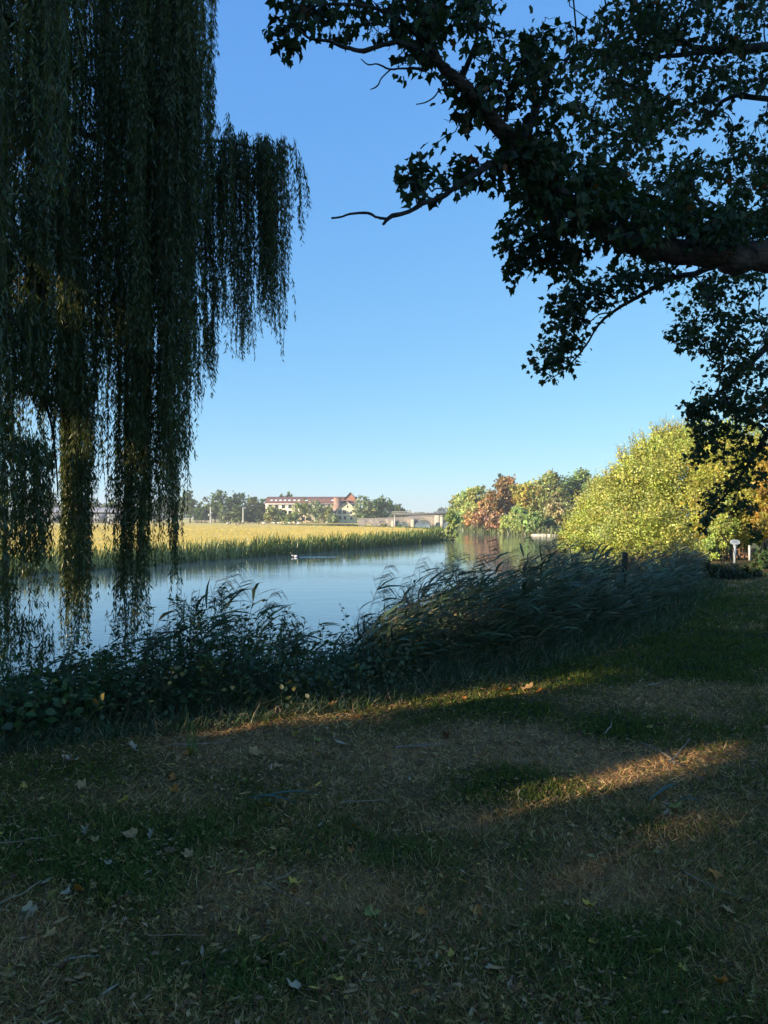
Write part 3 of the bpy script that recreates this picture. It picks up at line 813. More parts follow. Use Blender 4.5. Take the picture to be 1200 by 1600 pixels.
# ------------------------------------------------------------------ trees at a distance
def crown_mesh(lobes, n, size, col, r, clump=0.13, mat='leaf', template='rh', aut=None, thin_top=0.0, up=0.0, do_keep=False, fill=0.25, per=26):
    """lobes: (centre, radii) in local metres"""
    vol = np.array([l[1][0] * l[1][1] + l[1][0] * l[1][2] for l in lobes]); vol /= vol.sum()
    P_, C_, O_ = [], [], []
    col = np.asarray(col, dtype=float)
    for (c, rad), v in zip(lobes, vol):
        k = int(n * v)
        nc = max(8, k // per)
        d = unit(r.normal(size=(nc, 3))); d[:, 2] = np.where(d[:, 2] < -0.75, -d[:, 2], d[:, 2])
        q = np.where(r.random(nc) < fill, r.uniform(0.2, 0.8, nc), r.uniform(0.78, 1.03, nc))
        # lumps: the surface bulges and recedes
        q *= 1 + 0.13 * np.sin(d[:, 0] * 5 + c[0] * 3) * np.cos(d[:, 2] * 6 + c[1]) + r.normal(size=nc) * 0.05
        cen = np.asarray(c) + d * np.asarray(rad) * q[:, None]
        ci = r.integers(0, nc, k)
        rm = float(np.mean(rad))
        off = r.normal(size=(k, 3)) * rm * clump * np.array([1, 1, 0.75])
        P_.append(cen[ci] + off); O_.append(unit(d[ci] + r.normal(size=(k, 3)) * 0.5))
        cc = col * (1 + r.uniform(-0.38, 0.38, (nc, 1))) * (1 + r.uniform(-0.12, 0.12, (nc, 3)))
        if aut is not None:
            m = r.random(nc) < aut[1]; cc[m] = np.asarray(aut[0]) * (1 + r.uniform(-.2, .2, (int(m.sum()), 1)))
        C_.append(cc[ci])
    p = np.concatenate(P_); o = np.concatenate(O_); c = np.concatenate(C_)
    c = jitter(c, len(p), 0.22, 0.1, r)
    m = len(p)
    B = unit(r.normal(size=(m, 3)) + np.array([0, 0, up]) ); nn = o + r.normal(size=(m, 3)) * 0.55 + np.array([0, 0, 0.2])
    C = unit(nn - (nn * B).sum(1, keepdims=True) * B); A = np.cross(B, C)
    s = size * r.uniform(0.65, 1.35, m)
    mb = MB()
    mb.scatter(RH_V, RH_T, p, A, B, C, np.stack([s * 0.75, s, s * 0.7], axis=1), c)
    return mb

def tree(name, px, d, top, hw, col, label, cat='tree', group=None, n=None, base=None, aut=None, shape='round', trunk_col=(0.1, 0.085, 0.07), low=0.12, seed=0, size_px=2.6, lobes=None, up=0.0, dens=1.0):
    r = np.random.default_rng(1000 + seed)
    x = (px - 600) / F * d
    z0 = float(height(np.array([x]), np.array([float(d)]))[0]) if base is None else base
    H = CZ - (top - HY) / F * d - z0
    W = hw / F * d
    root = empty(name, (x, d, z0))
    tag(root, label, cat, group)
    if lobes is None:
        lobes = []
        nb = {'round': 7, 'tall': 6, 'bush': 6}[shape]
        lobes.append(((0, 0, H * (0.48 + low / 2)), (W * 0.9, W * 0.8, H * (0.5 - low / 2) * 0.95)))
        for k in range(nb):
            a = 6.283 * k / nb + r.uniform(-.4, .4); q = r.uniform(0.35, 0.6)
            hz = r.uniform(0.25 + low, 0.78)
            lobes.append(((W * q * math.cos(a), W * q * math.sin(a), H * hz), (W * r.uniform(.45, .62), W * r.uniform(.45, .6), H * r.uniform(.19, .28))))
        lobes.append(((r.uniform(-.2, .2) * W, 0, H * 0.80), (W * 0.5, W * 0.5, H * 0.2)))
        for sgn in (-1, 1):
            lobes.append(((sgn * W * 0.5, -W * .2, H * (low + .22)), (W * 0.48, W * .45, H * 0.24)))
    px_h = H / d * F * 0.64; px_w = 2 * W / d * F * 0.64
    if n is None: n = int(max(900, px_h * px_w * 2.0 * dens))
    size = size_px * d / (F * 0.64)
    cb = crown_mesh(lobes, n, size, np.minimum(np.array(col) * (1.45 if d > 256 else (2.2 if col[0] < 1.4 * col[1] else 1.7)), .8), r, aut=aut, up=up)
    cb.build('crown', M['crown'], root)
    tb = MB()
    tr = max(0.12, H * 0.022)
    tb.tube([(0, 0, -0.3), (0, 0, 0.3), (r.normal() * .1, 0, H * 0.35), (r.normal() * .2, 0, H * 0.75)], [tr * 1.5, tr, tr * 0.8, tr * 0.3], 7, trunk_col)
    for k in range(5):
        a = r.uniform(0, 6.28); h0 = H * r.uniform(0.2, 0.5)
        tb.tube([(0, 0, h0), (W * .35 * math.cos(a), W * .35 * math.sin(a), h0 + H * .15), (W * .7 * math.cos(a), W * .7 * math.sin(a), h0 + H * .28)], [tr * .5, tr * .35, tr * .12], 5, trunk_col)
    tb.build('trunk', M['bark'], root, smooth=True)
    return root

DG = (0.050, 0.080, 0.030); MG = (0.085, 0.115, 0.035); OL = (0.13, 0.14, 0.045); GG = (0.12, 0.14, 0.07); YG = (0.26, 0.27, 0.05)
# tree line behind the meadow (left of the building)
TL = [(40, 290, 772, 20, DG, 'dark tree of the far tree line showing past the left edge of the willow'),
      (80, 285, 768, 18, MG, 'green tree behind the long grey shed at far left'),
      (112, 290, 774, 18, DG, 'dark green tree behind the left half of the grey shed'),
      (140, 300, 778, 16, DG, 'dark tree seen through the willow shoots above the grey shed'),
      (176, 310, 784, 18, MG, 'low green tree above the roof of the grey shed in the willow gap'),
      (193, 262, 786, 8, OL, 'slim pale olive tree at the right end of the grey shed'),
      (222, 290, 776, 20, DG, 'dark tree hidden behind the middle willow curtain'),
      (262, 290, 775, 20, DG, 'dark tree behind the right willow curtain'),
      (297, 275, 765, 19, MG, 'tall green tree just right of the willow curtain on the far meadow edge'),
      (336, 268, 768, 23, MG, 'broad green tree between the two white posts and the willow'),
      (366, 285, 773, 22, DG, 'dark green tree behind the right hand white post'),
      (392, 275, 776, 17, OL, 'brownish green tree left of the red roofed building'),
      (412, 280, 781, 12, MG, 'small green tree at the left gable of the red roofed building'),
      (315, 262, 795, 10, DG, 'low dark bush behind the wooden fence on the far meadow'),
      (352, 258, 797, 10, GG, 'small pale green bush right of the left white post'),
      (372, 257, 792, 11, MG, 'young green tree close to the right hand white post'),
      (395, 260, 800, 14, DG, 'dark low thicket at the meadow edge left of the building')]
for k, t in enumerate(TL):
    tree('tree', t[0], t[1], t[2], t[3], t[4], t[5], group='trees beyond the far edge of the meadow', seed=k, low=0.02, size_px=2.6)
TF = [(424, 252, 790, 12, OL, 'small olive tree in front of the left end of the red roofed building'),
      (441, 252, 797, 9, MG, 'small rounded green tree under the left windows of the building'),
      (472, 250, 777, 14, OL, 'tall olive tree rising in front of the red roof'),
      (497, 249, 782, 14, GG, 'pale tree in front of the middle of the long red roof'),
      (456, 247, 803, 10, MG, 'low green bush before the tall olive tree at the building'),
      (513, 248, 791, 7, OL, 'thin olive tree left of the orange brick stair tower'),
      (521, 245, 805, 9, GG, 'low pale bush at the foot of the orange brick tower'),
      (563, 244, 774, 13, GG, 'tall thin grey green tree right of the cream gable'),
      (576, 244, 781, 11, GG, 'airy grey tree with bare stems between the gable and the stone bridge'),
      (448, 285, 768, 11, MG, 'round treetop rising behind the left part of the red roof')]
for k, t in enumerate(TF):
    tree('tree', t[0], t[1], t[2], t[3], t[4], t[5], group='trees around the red roofed building', seed=40 + k, low=0.03, size_px=2.2)
TB = [(597, 250, 778, 18, (0.06, 0.085, 0.035), 'dark rounded tree with yellowish top left of the bridge deck'),
      (622, 300, 789, 14, MG, 'distant green tree behind the left end of the bridge deck'),
      (588, 262, 784, 10, YG, 'yellowish tree top behind the dark rounded tree by the bridge')]
for k, t in enumerate(TB):
    tree('tree', t[0], t[1], t[2], t[3], t[4], t[5], seed=60 + k, low=0.03, size_px=2.4)
# right bank beyond the bend
RB = [(712, 195, 776, 13, (0.20, 0.21, 0.06), 'small yellow green tree at the far left end of the right bank woods', None),
      (730, 182, 765, 21, (0.21, 0.23, 0.07), 'pale green tree between the bridge and the copper tree', None),
      (722, 172, 800, 14, (0.15, 0.18, 0.065), 'low willow bush dipping to the water near the bridge', None),
      (748, 168, 758, 22, (0.20, 0.20, 0.06), 'yellow green tree touching the copper tree from the left', None),
      (768, 145, 776, 24, (0.25, 0.155, 0.06), 'lower copper brown tree at the water edge', ((0.38, 0.20, 0.06), .2)),
      (786, 148, 747, 26, (0.22, 0.135, 0.06), 'tall copper brown tree with a rounded crown over the river bend', ((0.2, 0.15, 0.06), .2)),
      (824, 142, 752, 26, (0.24, 0.23, 0.06), 'yellow green tree just right of the copper tree', ((0.40, 0.26, 0.05), .25)),
      (810, 126, 792, 19, (0.15, 0.19, 0.06), 'low green bushy tree in front of the copper tree at the water', None),
      (835, 121, 800, 17, (0.14, 0.18, 0.05), 'green bush at the left end of the pale bank edge', None),
      (858, 140, 738, 32, (0.15, 0.16, 0.05), 'broad olive green tree in the middle of the right bank woods', ((0.24, 0.19, 0.06), .2)),
      (902, 145, 735, 34, (0.10, 0.13, 0.04), 'tall dark green tree behind the left end of the yellow bush', None),
      (876, 122, 780, 24, (0.21, 0.19, 0.085), 'pinkish tan shrub tree above the pale bank edge', ((0.2, 0.2, 0.08), .3)),
      (858, 117, 812, 11, (0.05, 0.08, 0.03), 'small dark bush behind the pale bank edge', None),
      (918, 112, 775, 24, (0.20, 0.22, 0.11), 'grey green tree left of the big yellow bush', None),
      (905, 104, 812, 18, (0.26, 0.27, 0.10), 'low pale bush at the right end of the pale bank edge', None)]
for k, t in enumerate(RB):
    tree('tree', t[0], t[1], t[2], t[3], t[4], t[5], group='trees on the right bank beyond the river bend', seed=80 + k, aut=t[6], low=0.0, size_px=2.6, dens=1.6)
for k, (px, d, top, hw, col, lb) in enumerate([(706, 190, 798, 9, (.16, .18, .06), 'waterside shrub nearest the bridge on the right bank'), (722, 168, 806, 12, (.2, .24, .08), 'waterside shrub below the pale green tree by the bridge'),
        (738, 152, 806, 13, (.3, .2, .07), 'waterside shrub just left of the copper tree'), (755, 141, 803, 15, (.26, .15, .08), 'copper shrub dipping into the water'), (776, 132, 806, 16, (.25, .145, .08), 'low copper shrub right above the orange reflection'),
        (797, 126, 808, 15, (.2, .22, .06), 'green waterside shrub at the right end of the orange reflection'), (818, 119.5, 810, 15, (.17, .2, .06), 'green waterside shrub above the green reflection'), (838, 116.5, 812, 13, (.12, .15, .05), 'dark waterside shrub at the left end of the pale bank edge'),
        (945, 80, 790, 30, (.28, .3, .10), 'grey green shrub at the left shoulder of the yellow bush'), (935, 130, 745, 32, (.14, .16, .055), 'dark tree filling the gap left of the yellow bush')]):
    if k < 8:
        dd = np.arange(90, 215, .5); xx = (px - 600) / F * dd; sdd = sdist(xx, dd); ok = (sdd > .6) & (xx > 12); d = float(dd[np.argmax(ok)]); hw = hw * 1.15; top -= 5
    tree('shrub' if hw < 28 or k == 8 else 'tree', px, d, top, hw, col, lb, seed=200 + k, low=0.0, size_px=2.8, group='shrubs and trees along the right bank')
tree('conifer', 783, 150, 741, 5, (0.05, 0.08, 0.04), 'dark pointed treetop sticking out above the copper tree', seed=130, low=0.3, size_px=2.0,
     lobes=[((0, 0, 9.5), (0.5, .5, 1.6)), ((0, 0, 8.2), (.9, .9, 1.8))], n=700)

# the big yellow willow bush and what stands round it
def big_bush(name, px, d, lobes_px, col, label, seed, n, size_px, aut=None, cat='tree', shoots=0):
    r = np.random.default_rng(seed)
    x = (px - 600) / F * d
    z0 = float(height(np.array([x]), np.array([float(d)]))[0])
    root = empty(name, (x, d, z0)); tag(root, label, cat)
    o = np.array([x, d, z0])
    lobes = []
    for (cx, cy, rx, ry, dd) in lobes_px:
        c = P(cx, cy, dd) - o
        lobes.append((c, (rx / F * dd, min(rx, ry * 1.2) / F * dd, ry / F * dd)))
    size_ = float(np.mean([l[1][2] for l in lobes])) * 1.6
    cb = crown_mesh(lobes, n, size_px * d / (F * .64), col, r, clump=0.13, aut=aut, up=0.5, fill=0.3, per=60)
    tb = MB()
    for k in range(9):
        a = r.uniform(0, 6.28); l = lobes[r.integers(0, len(lobes))]; tip = l[0] + np.array([0, 0, l[1][2] * .3])
        tb.tube([(r.normal() * .3, r.normal() * .3, -0.3), tuple(tip * .35 + np.array([0, 0, .8])), tuple(tip)], [0.05 * size_, 0.035 * size_, 0.012 * size_], 6, (0.12, 0.1, 0.07))
    for k in range(shoots):      # feathery upright shoots along the outline
        l = lobes[r.integers(0, len(lobes))]
        dirn = unit(np.array([r.uniform(-1, .8), r.uniform(-.6, .4), r.uniform(.35, 1.0)]))
        s = l[0] + dirn * np.array(l[1]) * 0.9
        L = r.uniform(0.35, 0.95)
        e = s + unit(dirn * .5 + np.array([0, 0, .8])) * L
        tb.tube([s, (s + e) / 2 + r.normal(size=3) * .04, e], [0.012, 0.008, 0.004], 3, (0.2, 0.16, 0.08), cap=False)
        m = 12; u = r.random(m)[:, None]; pp = s + (e - s) * u + r.normal(size=(m, 3)) * 0.05
        A, B, C = frames(m, (0, 0, .6), 0.6, r)
        sz = np.full(m, size_px * d / (F * .64)) * r.uniform(.6, 1.1, m)
        cb.scatter(RH_V, RH_T, pp, A, B, C, np.stack([sz * .6, sz, sz], 1), jitter(np.array(col) * np.array([1.1, .95, 1.1]), m, .3, .1, r))
    cb.build('crown', M['leaf'], root)
    tb.build('trunk', M['bark'], root, smooth=True)
    return root

big_bush('willow_bush', 1000, 34,
         [(1000, 800, 75, 75, 33), (968, 800, 60, 52, 34), (1040, 745, 70, 62, 34), (1060, 715, 50, 42, 35), (930, 815, 40, 38, 36), (1000, 760, 48, 40, 34),
          (948, 780, 24, 18, 35), (1095, 760, 60, 60, 32), (1010, 840, 85, 45, 30), (925, 845, 42, 26, 36), (1015, 712, 28, 20, 35), (1070, 690, 30, 20, 35), (1110, 700, 45, 34, 34), (1150, 690, 45, 34, 34), (900, 838, 26, 22, 38), (985, 728, 18, 14, 35), (1040, 690, 22, 16, 35)],
         (0.47, 0.48, 0.10), 'huge yellow willow bush glowing in the sun behind the dark reeds', 501, 92000, 2.1, ((0.34, 0.37, 0.10), .2), shoots=420)
big_bush('shrub', 895, 44, [(905, 842, 26, 24, 44), (925, 815, 24, 24, 45), (890, 855, 20, 12, 43)],
         (0.28, 0.31, 0.09), 'pale green shrub hanging over the water at the left foot of the yellow bush', 502, 7000, 2.5, shoots=30)
big_bush('tree', 1150, 31, [(1140, 760, 60, 55, 30), (1180, 740, 50, 50, 31), (1130, 720, 50, 30, 32), (1210, 790, 60, 60, 31), (1110, 820, 30, 32, 29), (1160, 820, 40, 40, 29)],
         (0.42, 0.40, 0.07), 'yellowing tree behind the hanging sycamore leaves at the right edge', 503, 34000, 2.4, ((0.5, 0.38, 0.06), .15), shoots=60)
big_bush('tree', 1230, 27, [(1200, 800, 26, 30, 26), (1215, 740, 30, 45, 27), (1250, 760, 50, 80, 27), (1185, 765, 14, 12, 26)],
         (0.46, 0.31, 0.06), 'orange autumn tree reaching in from the right edge', 504, 14000, 3.2, ((0.5, 0.4, 0.06), .35))
big_bush('shrub', 1135, 27.5, [(1130, 835, 22, 26, 27.5), (1140, 800, 16, 22, 28), (1115, 860, 24, 18, 27)],
         (0.38, 0.42, 0.10), 'green pointed shrub behind the white sign', 505, 7000, 2.6)
big_bush('hedge', 1220, 31, [(1180, 845, 30, 12, 31), (1225, 840, 40, 16, 31), (1150, 850, 22, 12, 31)],
         (0.26, 0.30, 0.06), 'sunlit hedge behind the low fence at the right edge', 506, 8000, 2.5, cat='hedge')
big_bush('shrub', 1200, 22.5, [(1195, 878, 20, 17, 22.5), (1215, 870, 20, 22, 22.5), (1183, 886, 9, 8, 22)],
         (0.26, 0.32, 0.09), 'sunlit low shrub in front of the fence at the right edge', 507, 5000, 2.6)
big_bush('shrub', 1140, 19, [(1115, 900, 60, 11, 19), (1155, 897, 34, 9, 19.3), (1085, 893, 34, 16, 18.5), (1130, 893, 30, 8, 19.6)],
         (0.06, 0.08, 0.03), 'dark shaded undergrowth below the white sign', 508, 9000, 2.8)

# far woodland on the horizon
def far_wood():
    r = np.random.default_rng(61); mb = MB()
    def band(x0, x1, d, top, n, col):
        px = r.uniform(x0, x1, n); dd = d * r.uniform(.96, 1.1, n)
        tp = top + 5 * np.sin(px * .06) + 3 * np.sin(px * .17)
        py = HY + 3 - (HY + 3 - tp) * np.sqrt(r.random(n))
        p = np.stack([(px - 600) / F * dd, dd, CZ - (py - HY) / F * dd], 1)
        A, B, C = frames(n, None, 1, r); s = 3.2 * d / (F * .64) * r.uniform(.6, 1.4, n)
        mb.scatter(RH_V, RH_T, p, A, B, C, s, jitter(col, n, .25, .1, r))
    band(-700, 640, 620, 796, 9000, (0.06, 0.09, 0.04))
    band(560, 900, 640, 801, 2600, (0.08, 0.10, 0.05))
    band(900, 2200, 420, 780, 8000, (0.08, 0.11, 0.04))
    tag(mb.build('far_woodland', M['leaf']), 'low hazy wood along the horizon behind bridge and meadow', 'woodland', kind='stuff')
far_wood()

# trees that stand round and behind the viewer and keep this end of the lawn in shade
def shade_trees():
    proto = None
    spots = [(-14, 2.1, 1.0), (-15, -3.5, 1.1), (-17, -10, 1.1), (-16, -17, 1.05), (-21, -1.5, 1.1), (-22, 6.0, 1.0), (-23, -8, 1.15), (-12, 7.8, .8)]
    for k, (t, s, f) in enumerate(spots):
        r = np.random.default_rng(700 + k)
        xy = t * U + s * N_
        z0 = float(height(np.array([xy[0]]), np.array([xy[1]]))[0]); z0 = max(z0, -0.6)
        root = empty('shade_tree', (xy[0], xy[1], z0))
        tag(root, 'tall leafy tree behind the viewer that keeps the lawn in shade', 'tree', 'trees behind the viewer')
        H = 21 * f; W = 4.6 * f
        lobes = [((0, 0, H * .55), (W * .8, W * .8, H * .42))]
        for j in range(9):
            a = 6.28 * j / 9 + r.uniform(-.3, .3)
            lobes.append(((W * .55 * math.cos(a), W * .55 * math.sin(a), H * r.uniform(.16, .85)), (W * .55, W * .55, H * .17)))
        lobes.append(((0, 0, H * .12), (W * .9, W * .9, H * .12)))
        cb = crown_mesh(lobes, 11000, 0.62, (0.05, 0.08, 0.03), r, clump=0.2, fill=0.5)
        V = cb.v[0].reshape(-1, 4, 3); T = cb.t[0]; c = cb.c[0].reshape(-1, 4, 3)
        wp = V.mean(1) + np.array([xy[0], xy[1], z0]); kk = keep(wp, r, 0.24)
        V = V[kk]; c = c[kk]; n = len(V)
        T = (np.array(RH_T)[None] + (np.arange(n) * 4)[:, None, None]).reshape(-1, 3)
        me = raw_mesh('crown', V.reshape(-1, 3), T, M['leaf'], c.reshape(-1, 3))
        link('crown', me, root)
        tb = MB()
        tb.tube([(0, 0, -.4), (0, 0, .5), (.1, 0, H * .4), (0, .1, H * .8)], [.5, .34, .26, .1], 8, (.08, .065, .05))
        tb.build('trunk', M['bark'], root, smooth=True)
shade_trees()

# ------------------------------------------------------------------ reeds on the far (meadow) bank
def along(poly, step, r):
    out = []
    for a, b in zip(poly[:-1], poly[1:]):
        a = np.array(a, float); b = np.array(b, float); L = np.linalg.norm(b - a); m = max(1, int(L / step))
        t = r.random(m)
        nrm = np.array([-(b - a)[1], (b - a)[0]]) / L
        out.append(np.concatenate([a + (b - a) * t[:, None], np.tile(nrm, (m, 1))], axis=1))
    return np.concatenate(out)

BL_V = [(-0.5, 0, 0), (0.5, 0, 0), (0.42, 0.45, 0.03), (-0.42, 0.45, 0.03), (0.26, 0.78, 0.12), (-0.26, 0.78, 0.12), (0, 1.0, 0.26)]
BL_T = [(0, 1, 2), (0, 2, 3), (3, 2, 4), (3, 4, 5), (5, 4, 6)]
TRI_V = [(-0.5, 0, 0), (0.5, 0, 0), (0, 1, 0.1)]
TRI_T = [(0, 1, 2)]

def far_reeds():
    r = np.random.default_rng(3); mb = MB()
    segs = LEFT[1:18]
    q = along(segs, 0.0105, r)
    n = len(q)
    dens = np.clip(45 / np.maximum(q[:, 1], 10), 0.25, 1.3)
    q = q[(r.random(n) < dens) & (q[:, 1] > 8)]; n = len(q)
    inl = r.uniform(-0.5, 1.25, n) ** 1.0
    x = q[:, 0] + q[:, 2] * inl; y = q[:, 1] + q[:, 3] * inl
    z = height(x, y)
    z = np.maximum(z, WZ - 0.2)
    big = 0.8 + 0.4 * fbm(x, y, 5, 12)
    hgt = big * np.where(inl < 0.9, r.uniform(0.7, 1.2, n), r.uniform(.2, .5, n)) + 0.12
    hgt *= np.where(inl < .35, 1.0, .8) * (.55 + .75 * fbm(x, y, 2.2, 88, 3)) * np.where(y > 118, .55, .93)
    hgt = np.where(r.random(n) < 0.01, hgt * 1.25, hgt)
    lean = np.stack([r.normal(size=n) * .22 + .05, r.normal(size=n) * .2, np.ones(n)], 1)
    B = unit(lean); nn = r.normal(size=(n, 3)) * np.array([1, 1, .2]); C = unit(nn - (nn * B).sum(1, keepdims=True) * B); A = np.cross(B, C)
    w = np.clip(0.0013 * y, 0.04, 0.11) * r.uniform(.6, 1.3, n)
    k = fbm(x, y, 3, 77)[:, None]
    col = np.array([0.08, 0.13, 0.03]) * (1 - k) * 1.3 + np.array([0.19, 0.22, 0.06]) * k
    dry = r.random(n) < np.where(inl > 0.95, .35, .02); col[dry] = np.array([0.5, 0.38, 0.16])
    mb.scatter(BL_V, BL_T, np.stack([x, y, z], 1), A, B, C, np.stack([w, hgt, hgt], 1), jitter(col, n, .25, .1, r))
    q = along(RIGHT[4:14], 0.03, r); n = len(q); inl = r.uniform(-.6, 1.3, n)
    x = q[:, 0] + q[:, 2] * -inl; y = q[:, 1] + q[:, 3] * -inl
    flip = sdist(x, y) < -.7; x = np.where(flip, q[:, 0] + q[:, 2] * np.abs(inl) * .5, x); y = np.where(flip, q[:, 1] + q[:, 3] * np.abs(inl) * .5, y)
    z = np.maximum(height(x, y), WZ - .1); hgt = r.uniform(.4, 1.3, n) * (.5 + fbm(x, y, 4, 18))
    A, B, C = frames(n, (0, 0, 1.3), .4, r); w = r.uniform(.08, .2, n)
    mb.scatter(BL_V, BL_T, np.stack([x, y, z], 1), A, B, C, np.stack([w, hgt, hgt], 1), jitter((.15, .17, .06), n, .4, .15, r))
    tag(mb.build('reed_bed', M['reed']), 'green reed fringe in the water along the far meadow bank', 'reeds', kind='stuff')
    print('far reeds', n)
far_reeds()

def meadow_grass():
    r = np.random.default_rng(8); mb = MB()
    n = 110000
    d = 27 * (170 / 27) ** r.random(n); px = r.uniform(-60, 760, n)
    x = (px - 600) / F * d
    h, sd, md = height(x, d, True)
    k = md & (sd > 0.7); x = x[k]; d = d[k]; h = h[k]; n = len(x); sd = sd[k]
    s = np.clip(d * 0.0036, 0.10, 0.75) * r.uniform(.6, 1.25, n)
    s = np.minimum(s, 0.075)
    A, B, C = frames(n, (0.05, 0, 1.2), .4, r)
    w = np.clip(d * 0.0016, 0.03, 0.3)
    g = fbm(x, d * 2, 12, 55, 3)[:, None]
    col = np.array([0.78, 0.56, 0.14]) * (1 - .25 * g)
    gr = r.random(n) < (0.06 + .3 * (sd < 2.5)); col[gr] = np.array([.36, .36, .12])
    mb.scatter(TRI_V, TRI_T, np.stack([x, d, h - .02], 1), A, B, C, np.stack([w, s, s], 1), jitter(col, n, .10, .04, r))
    tag(mb.build('meadow_grass', M['grass']), 'dry straw coloured grass covering the meadow across the river', 'grass', kind='stuff')
meadow_grass()

# ------------------------------------------------------------------ lawn grass and litter
def lawn_grass():
    r = np.random.default_rng(14)
    mb = MB()
    n = 560000
    v = r.random(n)
    d = 1.5 * (24.0 / 1.5) ** v; hw = 0.54 * d + 0.9 * np.clip(1.3 - d / 12, 0.2, 1)
    x = r.uniform(-1, 1, n) * hw; px = 600 + x / d * F
    h, sd, md = height(x, d, True)
    k = (sd > 1.55) & ~md
    x, d, h, sd, px = x[k], d[k], h[k], sd[k], px[k]; n = len(x)
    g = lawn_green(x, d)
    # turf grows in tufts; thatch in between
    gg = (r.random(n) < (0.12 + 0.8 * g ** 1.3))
    tuft = fbm(x, d, 0.07, 300, 2)
    kk = np.where(gg, r.random(n) < 0.35 + 1.0 * tuft, r.random(n) < 0.75)
    x, d, h, sd, g, gg, px, tuft = x[kk], d[kk], h[kk], sd[kk], g[kk], gg[kk], px[kk], tuft[kk]; n = len(x)
    print('lawn blades', n)
    pos = np.stack([x, d, h - 0.003], 1)
    L = np.where(gg, r.uniform(0.018, 0.045, n) * (0.75 + .7 * g) * (0.6 + .8 * tuft), r.uniform(0.025, 0.06, n)) * np.clip(0.8 + 0.035 * d, .8, 1.5)
    bank = np.clip((2.3 - sd) / .8, 0, 1)
    L = L * (1 + bank * 1.5 * (r.random(n) < .5))
    w = np.clip(0.0017 + 0.00062 * d, 0.0022, 0.014) * r.uniform(.7, 1.3, n)
    w = np.where(gg, w, w * .72); L = np.where(gg, L, L * 1.25)
    lay = np.where(gg, 0.75, 3.0)[:, None]
    B = unit(r.normal(size=(n, 3)) * np.array([1, 1, 0.15]) * lay * 0.6 + np.array([0.1, 0, 1.0]) * np.where(gg, 1.0, 0.5)[:, None])
    B[:, 2] = np.abs(B[:, 2]) + 0.05; B = unit(B)
    nn = r.normal(size=(n, 3)); C = unit(nn - (nn * B).sum(1, keepdims=True) * B)
    C = np.where((C[:, 2] > 0)[:, None], -C, C); C = np.where(gg[:, None], C, -C); A = np.cross(B, C)
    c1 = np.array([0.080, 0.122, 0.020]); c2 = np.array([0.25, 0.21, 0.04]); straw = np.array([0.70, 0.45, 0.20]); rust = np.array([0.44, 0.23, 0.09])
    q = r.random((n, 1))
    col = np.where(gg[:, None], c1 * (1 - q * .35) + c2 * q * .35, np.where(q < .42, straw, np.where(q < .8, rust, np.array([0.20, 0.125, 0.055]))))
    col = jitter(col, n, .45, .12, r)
    near = d < 4.2
    mb.scatter(BL_V, BL_T, pos[near], A[near], B[near], C[near], np.stack([w, L, L * 2.2], 1)[near], col[near])
    mb.scatter(TRI_V, TRI_T, pos[~near], A[~near], B[~near], C[~near], np.stack([w * 1.5, L, L], 1)[~near], col[~near])
    tag(mb.build('lawn_grass', M['grass']), 'short patchy turf of green and dead brown grass on the shaded lawn', 'grass', kind='stuff')
lawn_grass()

